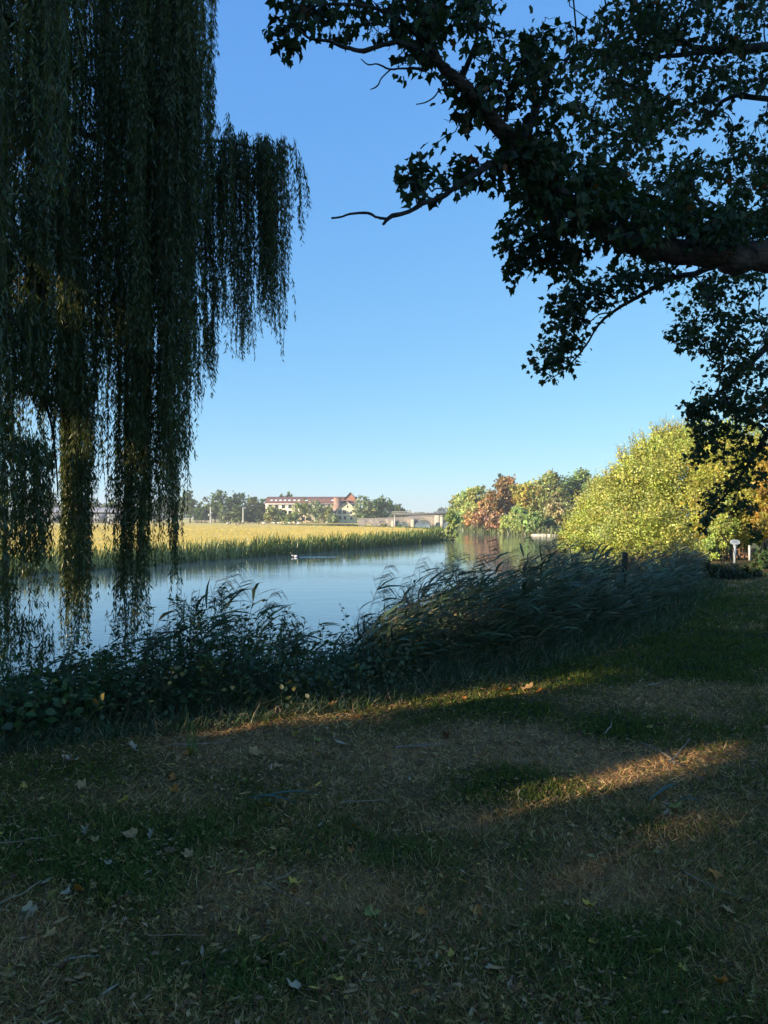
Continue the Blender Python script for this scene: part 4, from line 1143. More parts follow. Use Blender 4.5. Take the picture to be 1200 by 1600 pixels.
EXCL = []
def fallen_leaves():
    r = np.random.default_rng(5)
    def curled(tv, bend, fold):
        tv = np.array(tv, float)
        out = tv.copy()
        out[:, 2] = tv[:, 2] * fold + bend * (tv[:, 1] - .5) ** 2 * 1.6 + 0.25 * fold * np.abs(tv[:, 0])
        return out
    # long narrow leaf with more segments
    seg = 6; lv = []; lt = []
    for i in range(seg + 1):
        t = i / seg; w = 0.5 * math.sin(math.pi * min(1, t * .92 + .06)) ** .8
        lv += [(-w, t, .0), (0, t, -.03), (w, t, 0)]
    for i in range(seg):
        a = i * 3
        lt += [(a, a + 1, a + 4), (a, a + 4, a + 3), (a + 1, a + 2, a + 5), (a + 1, a + 5, a + 4)]
    kinds = []
    cols = {'yellow': (0.56, 0.36, 0.07), 'olive': (0.27, 0.24, 0.06), 'pale grey': (0.46, 0.34, 0.21), 'tan': (0.46, 0.26, 0.11), 'brown': (0.22, 0.11, 0.055), 'orange': (0.52, 0.20, 0.045)}
    protos = {}
    for cn, c in cols.items():
        for b in range(3):
            mb = MB(); tw = np.array(curled(lv, [0.35, .9, -0.3][b], 1.0)); ang = (tw[:, 1] - .5) * [0.6, 1.6, -1.0][b]
            tw2 = tw.copy(); tw2[:, 0] = tw[:, 0] * np.cos(ang) ; tw2[:, 2] = tw[:, 2] * .4 + tw[:, 0] * np.sin(ang) * .35
            tw2[:, 0] += 0.5 * (tw[:, 1] - .5) ** 2 * [1, -1.5, 1.2][b]
            V = tw2 * np.array([0.2, 1, .35]); mb.add(V, lt, jitter(c, len(V), .15, .05, r))
            protos[('n', cn, b)] = mb.mesh('fallen_leaf', M['dry'])
            mb = MB(); q = curled(MAPLE_V, [.5, .25, .8][b], [.8, .5, 1.6][b]); q += r.normal(size=q.shape) * [.03, .03, .06]; q[:, 0] *= [.8, .95, .6][b]
            mb.add(q, MAPLE_T, jitter(c, len(q), .2, .06, r)); mb.tube([(0, 0, 0), (.05, -.25, .04), (.02, -.5, .02)], .012, 3, c, cap=False)
            protos[('m', cn, b)] = mb.mesh('fallen_leaf', M['dry'])
    spec = []   # px, py, kind, colour, length m, angle
    S = [(50, 1436, 'm', 'pale grey', .085), (127, 1405, 'm', 'orange', .07), (212, 1312, 'm', 'tan', .09), (382, 1328, 'm', 'brown', .09), (118, 1557, 'n', 'tan', .13), (162, 1565, 'n', 'tan', .09),
         (137, 1557, 'n', 'pale grey', .05), (158, 1577, 'n', 'pale grey', .07), (315, 1490, 'n', 'pale grey', .075), (172, 1360, 'm', 'pale grey', .04), (145, 1325, 'm', 'tan', .06), (240, 1311, 'm', 'pale grey', .065),
         (20, 1395, 'm', 'brown', .09), (218, 1455, 'm', 'olive', .035), (45, 1427, 'n', 'olive', .08), (160, 1418, 'n', 'orange', .10), (318, 1288, 'm', 'tan', .08), (325, 1275, 'n', 'tan', .08),
         (250, 1373, 'n', 'olive', .07), (755, 1300 + 90, 'n', 'tan', .09), (640, 1486, 'n', 'tan', .09), (760, 1533, 'm', 'pale grey', .045), (580, 1337, 'n', 'tan', .07), (548, 1330, 'm', 'orange', .05),
         (684, 1371, 'n', 'yellow', .07), (738, 1378, 'n', 'pale grey', .08), (715, 1380, 'n', 'orange', .08), (416, 1337, 'n', 'yellow', .08), (437, 1291, 'n', 'orange', .07), (450, 1397, 'n', 'olive', .09),
         (706, 1514, 'm', 'yellow', .045), (706, 1530, 'm', 'pale grey', .03), (655, 1437, 'm', 'orange', .05), (742, 1432, 'm', 'orange', .06), (975, 1556, 'n', 'yellow', .06), (1130, 1572, 'm', 'orange', .06),
         (970, 1490, 'n', 'tan', .07), (840, 1323, 'n', 'tan', .08), (1075, 1335, 'n', 'orange', .06), (1035, 1262, 'n', 'pale grey', .12), (1080, 1263, 'n', 'pale grey', .12), (1050, 1272, 'm', 'olive', .08),
         (200, 1178, 'm', 'pale grey', .12), (300, 1180, 'm', 'orange', .10), (100, 1200, 'm', 'pale grey', .12), (120, 1230, 'm', 'tan', .10), (245, 1225, 'n', 'pale grey', .13), (190, 1222, 'n', 'pale grey', .09),
         (390, 1165, 'n', 'pale grey', .10), (455, 1117, 'n', 'tan', .17), (550, 1167, 'n', 'pale grey', .20), (520, 1108, 'm', 'tan', .16), (555, 1118, 'm', 'orange', .12), (390, 1178, 'm', 'tan', .13),
         (795, 1083, 'm', 'orange', .14), (830, 1080, 'm', 'tan', .16), (815, 1078, 'm', 'orange', .14), (845, 1082, 'm', 'orange', .13), (700, 1150, 'm', 'brown', .12), (660, 1190, 'm', 'brown', .10), (770, 1082, 'm', 'tan', .14),
         (725, 1095, 'm', 'orange', .10), (760, 1090, 'n', 'tan', .13), (640, 1215, 'n', 'pale grey', .08), (795, 1025, 'n', 'pale grey', .25), (870, 1060, 'n', 'pale grey', .25), (980, 1068, 'n', 'tan', .2), (1010, 1070, 'n', 'pale grey', .2), (890, 1035, 'n', 'yellow', .2)]
    for px, py, kd, cn, ln in S: spec.append((px, py, kd, cn, ln))
    names = list(cols)
    for k in range(300):
        py = HY + 1840 / (2.35 * (7.5 / 2.35) ** r.random()); px = r.uniform(0, 1200) if r.random() < .4 else r.uniform(0, 560)
        g0 = G(px, py)
        if sdist(np.array([g0[0]]), np.array([g0[1]]))[0] < 1.9: continue
        kd = 'n' if r.random() < .68 else 'm'
        cn = names[int(r.choice(6, p=[.17, .14, .07, .32, .20, .10]))]
        spec.append((px, py, kd, cn, r.uniform(.045, .085) if kd == 'n' else r.uniform(.035, .08)))
    for k, (px, py, kd, cn, ln) in enumerate(spec):
        g = G(px, py); z = float(height(np.array([g[0]]), np.array([g[1]]))[0])
        o = link('fallen_leaf', protos[(kd, cn, int(r.integers(0, 3)))])
        o.location = (g[0], g[1], z + 0.016); ln *= (.8 if kd == 'm' else .9) * (.85 if py < 1130 else 1); o.scale = (ln, ln, ln)
        o.rotation_euler = (r.normal() * .22, r.normal() * .35, r.uniform(0, 6.28))
        row = 'by the edge of the weeds' if py < 1200 and px < 560 else ('on the far lawn' if py < 1130 else ('on the middle lawn' if py < 1300 else ('in the near lawn' if py < 1450 else 'at the bottom edge')))
        side = row + (' at far left' if px < 200 else (' left of centre' if px < 440 else (' in the centre' if px < 700 else (' right of centre' if px < 950 else ' at far right'))))
        kd_ = 'large' if ln > (.075 if kd == 'n' else .06) else 'small'
        sh = 'narrow curled' if kd == 'n' else 'broad lobed'
        tag(o, '%s %s %s leaf %s' % (kd_, sh, cn, side), 'leaf', '%s %s %s leaves %s' % (kd_, sh, cn, side))
    # small litter nobody could count
    n = 22000; d = 2.0 * (11 / 2.0) ** r.random(n); px = r.uniform(-30, 1230, n); x = (px - 600) / F * d
    h, sd, md = height(x, d, True); k = (sd > 1.5) & ~md
    x, d, h, sd = x[k], d[k], h[k], sd[k]; n = len(x)
    px = px[k] if len(px) != n else px
    kp = r.random(n) < 0.25 + .75 * (fbm(x, d, .5, 41) > .52) + (sd < 2.6) * .4 + .5 * (px < 450)
    x, d, h = x[kp], d[kp], h[kp]; n = len(x)
    A, B, C = frames(n, None, 1, r); B[:, 2] *= .3; B = unit(B); nn = np.array([0, 0, 1.]) + r.normal(size=(n, 3)) * .5; C = unit(nn - (nn * B).sum(1, keepdims=True) * B); A = np.cross(B, C)
    ch = np.array([(0.52, .31, .12), (.22, .11, .05), (.34, .24, .07), (.44, .28, .14), (.12, .07, .035)])[r.integers(0, 5, n)]
    s = r.uniform(.014, .042, n)
    mb = MB(); mb.scatter(LANCE_V, LANCE_T, np.stack([x, d, h + .012], 1), A, B, C, np.stack([s * .4, s, s], 1), jitter(ch, n, .3, .1, r))
    tag(mb.build('leaf_litter', M['dry']), 'scattered small dead leaf scraps and crumbs over the lawn', 'litter', kind='stuff')
fallen_leaves()

def sticks():
    r = np.random.default_rng(77)
    L = [('stick', [(0, 1330), (50, 1322), (88, 1314)], .004, (.30, .21, .12), 'long pale straight stalk lying at the left edge of the lawn'),
         ('stick', [(-10, 1432), (30, 1415), (66, 1392)], .005, (.28, .2, .11), 'pale stalk lying lower down at the left edge, near the pale leaf'),
         ('stick', [(232, 1480), (280, 1478), (322, 1477)], .004, (.3, .16, .08), 'thin reddish straw left of the small pale leaf'),
         ('stick', [(412, 1393), (450, 1415), (490, 1435)], .003, (.3, .22, .14), 'thin straight straw slanting across the bare patch'),
         ('stick', [(430, 1390), (450, 1378), (465, 1370)], .004, (.3, .22, .14), 'short straw above the slanting straw'),
         ('stick', [(535, 1254), (570, 1251), (610, 1250)], .004, (.42, .28, .18), 'straight tan straw right of the bluish reed blades'),
         ('stick', [(1045, 1195), (1060, 1180), (1078, 1155)], .006, (.26, .2, .15), 'forked grey twig above the strip of sunlight'),
         ('stick', [(1000, 1160), (1040, 1182), (1055, 1200)], .005, (.24, .2, .15), 'grey twig crossing the forked twig above the sunlight'),
         ('stick', [(945, 1146), (953, 1138), (956, 1130)], .005, (.36, .3, .2), 'curved pale stem in the far green patch'),
         ('stick', [(620, 1170), (660, 1165), (690, 1160)], .006, (.25, .22, .18), 'grey stalk lying in the middle of the lawn'),
         ('stick', [(455, 1118), (470, 1108), (478, 1103)], .009, (.38, .24, .15), 'pinkish bark piece lying where the weeds begin'),
         ('stick', [(270, 1168), (310, 1167), (358, 1163)], .007, (.33, .24, .17), 'long straw in front of the weeds at the left'),
         ('stick', [(1070, 1385), (1120, 1410), (1170, 1425)], .003, (.3, .24, .16), 'long thin straw at the right edge of the lawn'),
         ('stick', [(100, 1525), (130, 1518), (155, 1516)], .003, (.35, .32, .25), 'short pale straw in the lower left grass')]
    for nm, pts, rad, c, lb in L:
        P3 = []
        for (x, y) in pts:
            g = G(x, y); P3.append((g[0], g[1], float(height(np.array([g[0]]), np.array([g[1]]))[0]) + .02 + rad))
        P3 = np.array(P3); o = P3[0].copy()
        q = []
        for t in np.linspace(0, 1, 7):
            a = (1 - t) ** 2 * P3[0] + 2 * t * (1 - t) * (2 * P3[1] - .5 * (P3[0] + P3[2])) + t * t * P3[2]
            q.append(a + r.normal(size=3) * rad * .5)
        mb = MB(); mb.tube(np.array(q) - o, np.linspace(rad, rad * .55, 7), 6, c)
        ob = link(nm, mb.mesh('stick', M['wood'], True)); ob.location = o
        tag(ob, lb, 'stick')
    # long bluish reed blades lying on the lawn
    root_l = [((395, 1262), (440, 1250), (500, 1251), 'upper of two long bluish reed blades lying on the lawn'), ((385, 1258), (420, 1256), (462, 1266), 'lower of two long bluish reed blades lying on the lawn'),
              ((1015, 1262), (1040, 1245), (1060, 1235), 'grey green leaf blade lying beside the strip of sunlight'), ((1060, 1262), (1080, 1262), (1095, 1266), 'pale leaf at the end of the fallen leafy twig')]
    for a, b, c_, lb in root_l:
        pts = np.array([G(*a), G(*b), G(*c_)]); o = pts[0].copy(); m = 9; V = []; T = []
        for i in range(m):
            t = i / (m - 1); p = (1 - t) ** 2 * pts[0] + 2 * t * (1 - t) * pts[1] + t * t * pts[2]
            tg = pts[2] - pts[0]; nn = np.array([-tg[1], tg[0], 0]); nn /= np.linalg.norm(nn)
            w = 0.011 * math.sin(math.pi * (t * .9 + .07)) + .001
            z = 0.035 + .02 * math.sin(t * 3)
            V += [p - o + nn * w + [0, 0, z + .004], p - o + [0, 0, z - .002], p - o - nn * w + [0, 0, z + .004]]
        for i in range(m - 1):
            k = i * 3; T += [(k, k + 1, k + 4, k + 3), (k + 1, k + 2, k + 5, k + 4)]
        mb = MB(); mb.add(V, T, (.11, .15, .11)); ob = link('fallen_reed', mb.mesh('fallen_reed', M['dry'])); ob.location = o
        tag(ob, lb, 'leaf')
sticks()

# ------------------------------------------------------------------ near bank vegetation
SKY_X = [-420, -40, 0, 60, 110, 160, 210, 250, 290, 330, 370, 410, 450, 490, 530, 560, 590, 620, 660, 700, 740, 790, 830, 860, 900, 940, 980, 1020, 1060, 1095, 1125, 1160, 1200]
SKY_Y = [1060, 1020, 1020, 1005, 990, 975, 965, 940, 920, 915, 920, 935, 950, 975, 980, 960, 930, 908, 895, 888, 882, 876, 852, 842, 848, 866, 872, 860, 845, 850, 876, 890, 905]
def top_z(x, y):
    px = 600 + x / y * F
    return CZ - (np.interp(px, SKY_X, SKY_Y) - HY) / F * y, px

def bank_points(n, sd0, sd1, r, pxr=(-120, 1180), yr=(3.4, 22)):
    X = []; 
    tot = 0
    while tot < n:
        y = yr[0] * (yr[1] / yr[0]) ** r.random(n * 3); px = r.uniform(pxr[0], pxr[1], n * 3); x = (px - 600) / F * y
        sd = sdist(x, y); k = (sd > sd0) & (sd < sd1) & ~inside(MEADOW, x, y) & (y < 24)
        X.append(np.stack([x[k], y[k]], 1)); tot += int(k.sum())
    return np.concatenate(X)[:n]

def strip_leaf(mb, base, dirn, L, w, droop, col, r, seg=3, side=None):
    """long blade that starts along dirn and bends down / downwind"""
    dirn = dirn / np.linalg.norm(dirn)
    sd = np.cross(dirn, [0, 0, 1.0]); sd /= np.linalg.norm(sd) + 1e-6
    tw = r.uniform(-.8, .8); sd = sd * math.cos(tw) + np.cross(dirn, sd) * math.sin(tw)
    V = []; p = np.array(base, float); d = dirn.copy()
    for i in range(seg + 1):
        t = i / seg; ww = w * (0.35 + 1.3 * t if t < .3 else 1.0 - ((t - .3) / .7) ** 1.6) * .5
        V += [p + sd * ww, p - sd * ww]
        d = d + np.array(droop) / seg; d /= np.linalg.norm(d); p = p + d * L / seg
    T = [(2 * i, 2 * i + 1, 2 * i + 3, 2 * i + 2) for i in range(seg)]
    mb.add(V, T, col)

def reed(mb, H, r, lean=(0.22, 0.0), plume=True, leaves=11, col=(0.05, 0.085, 0.05), pm=None, sm=None):
    """one common reed at the origin: stem, long leaves streaming downwind, drooping plume"""
    sm = sm or mb; pm = pm or mb
    t = np.linspace(0, 1, 6)
    path = np.stack([lean[0] * H * t ** 2, lean[1] * H * t ** 2 , H * t * (1 - .04 * t)], 1)
    sm.tube(path, np.linspace(.004, .002, 6), 3, (0.16, 0.15, 0.07), cap=False)
    for k in range(leaves):
        u = r.uniform(0.22, 0.97); i = min(int(u * 5), 4); f = u * 5 - i; b = path[i] * (1 - f) + path[i + 1] * f
        az = r.normal() * .75
        az *= 1.35; d = np.array([math.cos(az) * .75, math.sin(az) * .75, r.uniform(.3, 1.3)])
        c = np.array(col) * r.uniform(.65, 1.35)
        if r.random() < .10: c = np.array([.36, .28, .14])
        strip_leaf(mb, b, d, r.uniform(.26, .50) * min(1, H / 1.3 + .2), r.uniform(.018, .044), (r.uniform(.2, .9), 0, -r.uniform(.3, 1.1)), c, r)
    if plume:
        b = path[-1]; dr = path[-1] - path[-2]; dr /= np.linalg.norm(dr)
        for k in range(13):
            q = b + dr * r.uniform(-.02, .2)
            L = r.uniform(.07, .17); e = q + np.array([L * .9, r.normal() * .04, L * .3]); e2 = e + np.array([L * .5, 0, -L * .75])
            pm.tube([q, e, e2], [.0016, .0035, .001], 3, (.17, .15, .09), cap=False)
        pm.tube([b, b + dr * .12, b + dr * .24 + np.array([.02, 0, 0])], .0018, 3, (.14, .12, .08), cap=False)

def near_reeds():
    r = np.random.default_rng(17); mb = MB()
    pts = bank_points(2500, -0.35, 1.8, r, (560, 1150), (7, 21))
    pts2 = bank_points(230, -0.3, 1.7, r, (60, 570), (4.5, 10))
    cnt = 0
    for (x, y) in np.concatenate([pts, pts2]):
        z = float(max(height(np.array([x]), np.array([y]))[0], WZ - .25))
        tz, px = top_z(x, y); sdv = float(sdist(np.array([x]), np.array([y]))[0])
        H = (tz - z) * (.42 + .62 * r.random() ** 1.25) * (.86 + .28 * float(fbm(np.array([x]), np.array([y]), .7, 808)[0])) * (1 - .28 * max(0, sdv - .9))
        if px < 570: H *= r.uniform(.75, 1.12)
        if H < .35: continue
        tmp = MB()
        bl = (np.array([0.13, 0.17, 0.10]) if px > 850 else np.array([0.095, 0.14, 0.07])) * r.uniform(.7, 1.3)
        reed(tmp, H, r, (r.normal() * .13 + .12, r.normal() * .1), r.random() < .12, int(r.integers(6, 10)), bl)
        V = np.concatenate(tmp.v) + np.array([x, y, z]); mb.add(V, np.concatenate(tmp.t), np.concatenate(tmp.c)); cnt += 1
    tag(mb.build('riverside_reeds', M['reed']), 'dense dark reeds leaning right along the near river bank', 'reeds', kind='stuff')
    # reeds that stand free against the water, each a plant of its own
    S = [(664, 872, 9.6, 'tallest thin reed plume against the water left of centre'), (612, 884, 9.4, 'feathery reed plume at the left end of the reed bed'), (690, 880, 9.8, 'reed with drooping plume just right of the tallest plume'),
         (640, 905, 9.3, 'short reed between two plumes at the left of the reed bed'), (755, 870, 10.2, 'dark reed plume in front of the orange reflection'), (770, 868, 10.6, 'second dark plume in front of the orange reflection'),
         (598, 925, 9.0, 'leafy reed where the reeds meet the nettles'), (716, 890, 10.0, 'reed leaning right below the river bend reflection'), (700, 888, 9.5, 'leafy reed beside the drooping plume'), (735, 895, 10.0, 'reed with long dark leaves before the left side of the reflection'),
         (800, 885, 10.8, 'reed at the right side of the orange reflection'), (825, 872, 11, 'reed rising where the reed bed grows tall'), (848, 850, 11.5, 'topmost reed of the tall clump in the middle'), (862, 848, 11.8, 'upright reed tip right of the topmost reed'),
         (880, 860, 12, 'reed overlapping the pale shrub across the bend'), (905, 868, 12.5, 'reed in front of the lower left of the yellow bush'), (940, 880, 13, 'reed before the middle of the yellow bush'), (1010, 862, 14.5, 'pale tufted reed at the right of the dark post'),
         (1030, 855, 15, 'reed under the right part of the yellow bush'), (1055, 848, 16, 'pale reed plume in front of the dark gap in the right trees'), (1072, 856, 16, 'reed at the right end of the reed bed'), (570, 965, 8.7, 'low reed with upright blade left of the reed bed'),
         (432, 932, 7.6, 'tall arching reed with seed head left of centre over the water'), (352, 918, 7.4, 'bent reed stem with hanging leaves against the bright water'), (385, 912, 7.5, 'reed with two hanging leaves at its tip'), (265, 985, 6.8, 'reed blade crossing behind the willow tips')]
    for px, py, d, lb in S:
        top = P(px, py, d); 
        ln = 0.30 if px < 500 else 0.17
        H0 = 1.7; bx = top[0] - ln * H0; z = float(max(height(np.array([bx]), np.array([d]))[0], WZ)); H = (top[2] - z) / .98
        bx = top[0] - ln * H - .12
        root = empty('reed', (bx, d, z)); tag(root, lb, 'reed', 'reeds standing free against the water')
        a = MB(); b = MB(); s = MB(); reed(a, H * .93, r, (ln, 0), True, 9, (.05, .08, .04), b, s)
        s.build('stem', M['grass'], root); a.build('leaves', M['reed'], root); b.build('plume', M['dry'], root)
    print('near reeds', cnt)
near_reeds()

def herb(mb, H, r, kind='nettle', sm=None, lean=(0.05, 0), at=(0, 0, 0)):
    sm = sm or mb
    t = np.linspace(0, 1, 5); path = np.stack([lean[0] * H * t ** 1.5, lean[1] * H * t ** 1.5, H * t], 1)
    sm.tube(path, np.linspace(.004, .0018, 5), 3, (.10, .09, .045), cap=False)
    n = int(H * (34 if kind == 'nettle' else 44)); u = r.uniform(.12, 1, n) ** .8
    i = np.minimum((u * 4).astype(int), 3); f = (u * 4 - i)[:, None]; p = path[i] * (1 - f) + path[i + 1] * f
    az = r.uniform(0, 6.28, n)
    o = np.stack([np.cos(az), np.sin(az), np.zeros(n)], 1)
    p = p + o * (r.uniform(0, .09, (n, 1)) * (1.1 - u[:, None])) * (1 if kind == 'nettle' else .4)
    B = unit(o + np.array([0, 0, .1 if kind == 'nettle' else .8]) + r.normal(size=(n, 3)) * .25)
    nn = np.array([0, -.2, 1.]) + r.normal(size=(n, 3)) * .45; C = unit(nn - (nn * B).sum(1, keepdims=True) * B); A = np.cross(B, C)
    L = (r.uniform(.05, .10, n) if kind == 'nettle' else r.uniform(.06, .12, n)) * (1.15 - .5 * u)
    w = L * (.62 if kind == 'nettle' else .24)
    c = jitter((.055, .10, .028) if kind == 'nettle' else (.07, .10, .035), n, .4, .14, r)
    y = r.random(n) < .025; c[y] = np.array([.25, .2, .07])
    k = keep(p + np.array(at), r)
    mb.scatter(LANCE_V, LANCE_T, p[k], A[k], B[k], C[k], np.stack([w, L, L], 1)[k], c[k])

def near_herbs():
    r = np.random.default_rng(27); mb = MB()
    pts = bank_points(980, 0.0, 2.05, r, (-420, 600), (3.2, 9.5))
    for (x, y) in pts:
        z = float(height(np.array([x]), np.array([y]))[0]); tz, px = top_z(x, y)
        sdv = float(sdist(np.array([x]), np.array([y]))[0])
        H = (tz - z) * (.42 + .62 * r.random() ** 1.5) * (1 - .34 * max(0, sdv - 1.2))
        if H < .12: continue
        tmp = MB(); herb(tmp, H, r, 'nettle' if r.random() < .6 or px < 200 else 'willowherb', lean=(r.normal() * .12, r.normal() * .12), at=(x, y, z))
        V = np.concatenate(tmp.v) + np.array([x, y, z])
        mb.add(V, np.concatenate(tmp.t), np.concatenate(tmp.c))
    # bramble mound at the left with broad leaves, and leafy ground layer further right
    for (n, pr, s0, s1, col, yy) in [(3800, (-420, 170), .035, .085, (.055, .10, .026), (3.0, 7.5)), (2300, (430, 660), .025, .055, (.06, .09, .033), (5.5, 10)), (500, (150, 480), .03, .055, (.055, .085, .03), (4.5, 8))]:
        q = bank_points(n, .15, 2.25, r, pr, yy); x, y = q[:, 0], q[:, 1]; z = height(x, y); tz, px = top_z(x, y); sdv = sdist(x, y)
        top = np.maximum((tz - z) * .76 * (.75 + .5 * fbm(x, y, .6, 66)) * (1 - .5 * np.clip(sdv - .9, 0, 1.35) / 1.35), .05)
        h = top * (1 - r.random(n) ** 1.6 * .9)
        A, B, C = frames(n, (0, -.3, -.1), .9, r); nn = np.array([0, -.5, .9]) + r.normal(size=(n, 3)) * .5; C = unit(nn - (nn * B).sum(1, keepdims=True) * B); A = np.cross(B, C)
        s = r.uniform(s0, s1, n); c = jitter(col, n, .35, .12, r); yl = r.random(n) < .03; c[yl] = (.18, .14, .04)
        pp = np.stack([x, y, z + h], 1); k = keep(pp, r)
        mb.scatter(OVAL_V, OVAL_T, pp[k], A[k], B[k], C[k], np.stack([s * .8, s, s], 1)[k], c[k])
    tag(mb.build('riverside_weeds', M['leaf']), 'dark mass of nettles and brambles on the near bank below the willow', 'weeds', kind='stuff')
    # long grass at the foot of the weeds and reeds
    gb = MB(); n = 36000
    q = bank_points(n, .5, 2.35, r, (-420, 1190), (3.0, 23)); x, y = q[:, 0], q[:, 1]; z = height(x, y); sdv = sdist(x, y)
    tz, px = top_z(x, y)
    L = np.minimum(r.uniform(.15, .62, n) * np.clip((2.5 - sdv) / 1.1, .25, 1.1), np.maximum((tz - z) * .8, .05))
    B = unit(np.array([.15, -.15, 1.]) + r.normal(size=(n, 3)) * .45); nn = r.normal(size=(n, 3)); C = unit(nn - (nn * B).sum(1, keepdims=True) * B)
    C = np.where((C[:, 2] > 0)[:, None], -C, C); A = np.cross(B, C)
    c = jitter((.08, .12, .055), n, .45, .12, r); dr = r.random(n) < .16; c[dr] = jitter((.36, .27, .16), int(dr.sum()), .3, .1, r)
    gb.scatter(BL_V, BL_T, np.stack([x, y, z], 1), A, B, C, np.stack([np.clip(.0035 + .0006 * y, .004, .012) * np.ones(n), L, L * 1.6], 1), c)
    tag(gb.build('long_grass', M['grass']), 'long dark grass at the foot of the reeds and weeds', 'grass', kind='stuff')
    # weeds that stand free against the water
    S = [(300, 925, 6.9, 'willowherb', 'tall leafy weed with narrow leaves against the water left of centre'), (318, 930, 7.0, 'willowherb', 'narrow leaved weed just right of the tallest weed'), (336, 945, 6.8, 'willowherb', 'bushy narrow leaved weed with broad top leaves'),
         (285, 950, 6.7, 'willowherb', 'leaning weed left of the tallest weed'), (262, 960, 6.6, 'willowherb', 'weed stem crossing the bright water below the willow tips'), (385, 950, 7.0, 'willowherb', 'weed with dark seed clusters in the middle of the water'),
         (402, 975, 6.9, 'nettle', 'nettle top right of the seed clustered weed'), (445, 945, 7.4, 'willowherb', 'slim weed with upright blades before the bright water'), (425, 950, 7.3, 'willowherb', 'weed with long dark leaves beside the arching reed'), (465, 975, 7.4, 'nettle', 'nettle at the right end of the nettle patch'),
         (505, 975, 7.8, 'nettle', 'small nettle between the weeds and the reeds'), (230, 985, 6.3, 'nettle', 'nettle under the hanging willow tips'), (205, 1000, 6.1, 'nettle', 'nettle top left of the willow tips'), (130, 1005, 5.9, 'nettle', 'nettle at the end of the sunlit willow curtain'),
         (355, 965, 6.8, 'willowherb', 'thin weed stem in the gap with the brightest water'), (60, 1030, 5.6, 'nettle', 'nettle in front of the leftmost willow curtain'), (540, 1000, 8.2, 'nettle', 'nettle just left of the reed bed'), (175, 1010, 6.0, 'nettle', 'broad nettle top between two willow curtains')]
    for px, py, d, kd, lb in S:
        top = P(px, py, d); z = float(max(height(np.array([top[0]]), np.array([d]))[0], WZ)); H = top[2] - z
        root = empty('weed', (top[0] - .04 * H, d, z)); tag(root, lb, 'weed', 'weeds standing free against the water')
        a = MB(); s = MB(); herb(a, H, r, kd, s, (.04, 0)); s.build('stem', M['grass'], root); a.build('leaves', M['leaf'], root)
    # pale lone blade in front of the weeds
    root = empty('grass_tuft', tuple(G(302, 1180))); tag(root, 'single bright green upright tuft in front of the dark weeds', 'grass tuft')
    t = MB()
    for k in range(14):
        strip_leaf(t, (r.normal() * .02, r.normal() * .02, 0), np.array([r.normal() * .12, r.normal() * .12, 1]), r.uniform(.2, .44) if k < 5 else r.uniform(.08, .2), .008, (r.normal() * .2, 0, -.15), np.array([.13, .2, .06]), r)
    t.build('blades', M['grass'], root)
near_herbs()

# ------------------------------------------------------------------ dark post in the reeds
root = empty('post', tuple(P(975, 912, 13.2))); tag(root, 'dark weathered wooden post sticking out of the reeds', 'post')
z = root.location.z
mb = MB(); mb.tube([(0, 0, -1.1), (0.01, 0, .1), (.02, 0, .55)], [.06, .055, .05], 8, (.05, .045, .04)); mb.build('shaft', M['wood'], root)
mb = MB(); mb.tube([(-.09, -.12, -.35), (.0, -.12, .1), (.035, -.12, .38)], [.012, .012, .01], 5, (.40, .13, .08)); mb.build('red_stake', M['wood'], root)

# ------------------------------------------------------------------ sign, fence, marker post at the right
d0 = 25.0; x0 = (1148 - 600) / F * d0
root = empty('sign', (x0, d0, -0.05)); tag(root, 'small white oval topped sign on a white post at the edge of the lawn', 'sign')
mb = MB(); mb.box((-.035, -.03, 0), (.035, .03, .72), (.72, .70, .64)); mb.build('post', M['paint'], root)
V = []; T = []
for s in (-.045, .0):
    for k in range(16):
        a = 6.283 * k / 16; V.append((.165 * math.cos(a) * (1 if abs(math.cos(a)) < .8 else .97), s, .80 + .085 * math.copysign(abs(math.sin(a)) ** .7, math.sin(a))))
T3 = [(0, k, k + 1) for k in range(1, 15)] + [(16, 17 + k, 16 + k) for k in range(1, 15)]
T4 = [(k, (k + 1) % 16, (k + 1) % 16 + 16, k + 16) for k in range(16)]
mb = MB(); mb.add(V, T3, (.8, .79, .76)); mb.add(V, T4, (.8, .79, .76)); mb.build('board', M['paint'], root)
mb = MB()
for k, (a, b) in enumerate([(-.09, .07), (-.07, .09)]):
    mb.box((a, -.05, .825 - k * .035), (b, -.046, .832 - k * .035), (.25, .25, .28))
mb.build('print', M['paint'], root)

root = empty('marker_post', ((1171 - 600) / F * 27, 27, -0.08)); tag(root, 'thin white marker post right of the white sign', 'post')
mb = MB(); mb.box((-.03, -.03, 0), (.03, .03, .62), (.74, .72, .66)); mb.build('shaft', M['paint'], root)
mb = MB(); mb.box((-.036, -.036, .62), (.036, .036, .65), (.6, .58, .5)); mb.build('cap', M['paint'], root)

fx0 = (1135 - 600) / F * 29; 
root = empty('fence', (fx0, 29, -0.15)); tag(root, 'low rusty brown fence in front of the sunlit hedge at the right', 'fence')
for k in range(22):
    mb = MB(); hh = .52 + .03 * math.sin(k * 2.1)
    mb.box((k * .17 - .02, -.012, 0), (k * .17 + .02, .012, hh), (.32, .17, .10)); mb.build('paling', M['wood'], root)
for zz in (.16, .44):
    mb = MB(); mb.box((-.1, .014, zz), (22 * .17, .05, zz + .05), (.30, .16, .10)); mb.build('rail', M['wood'], root)
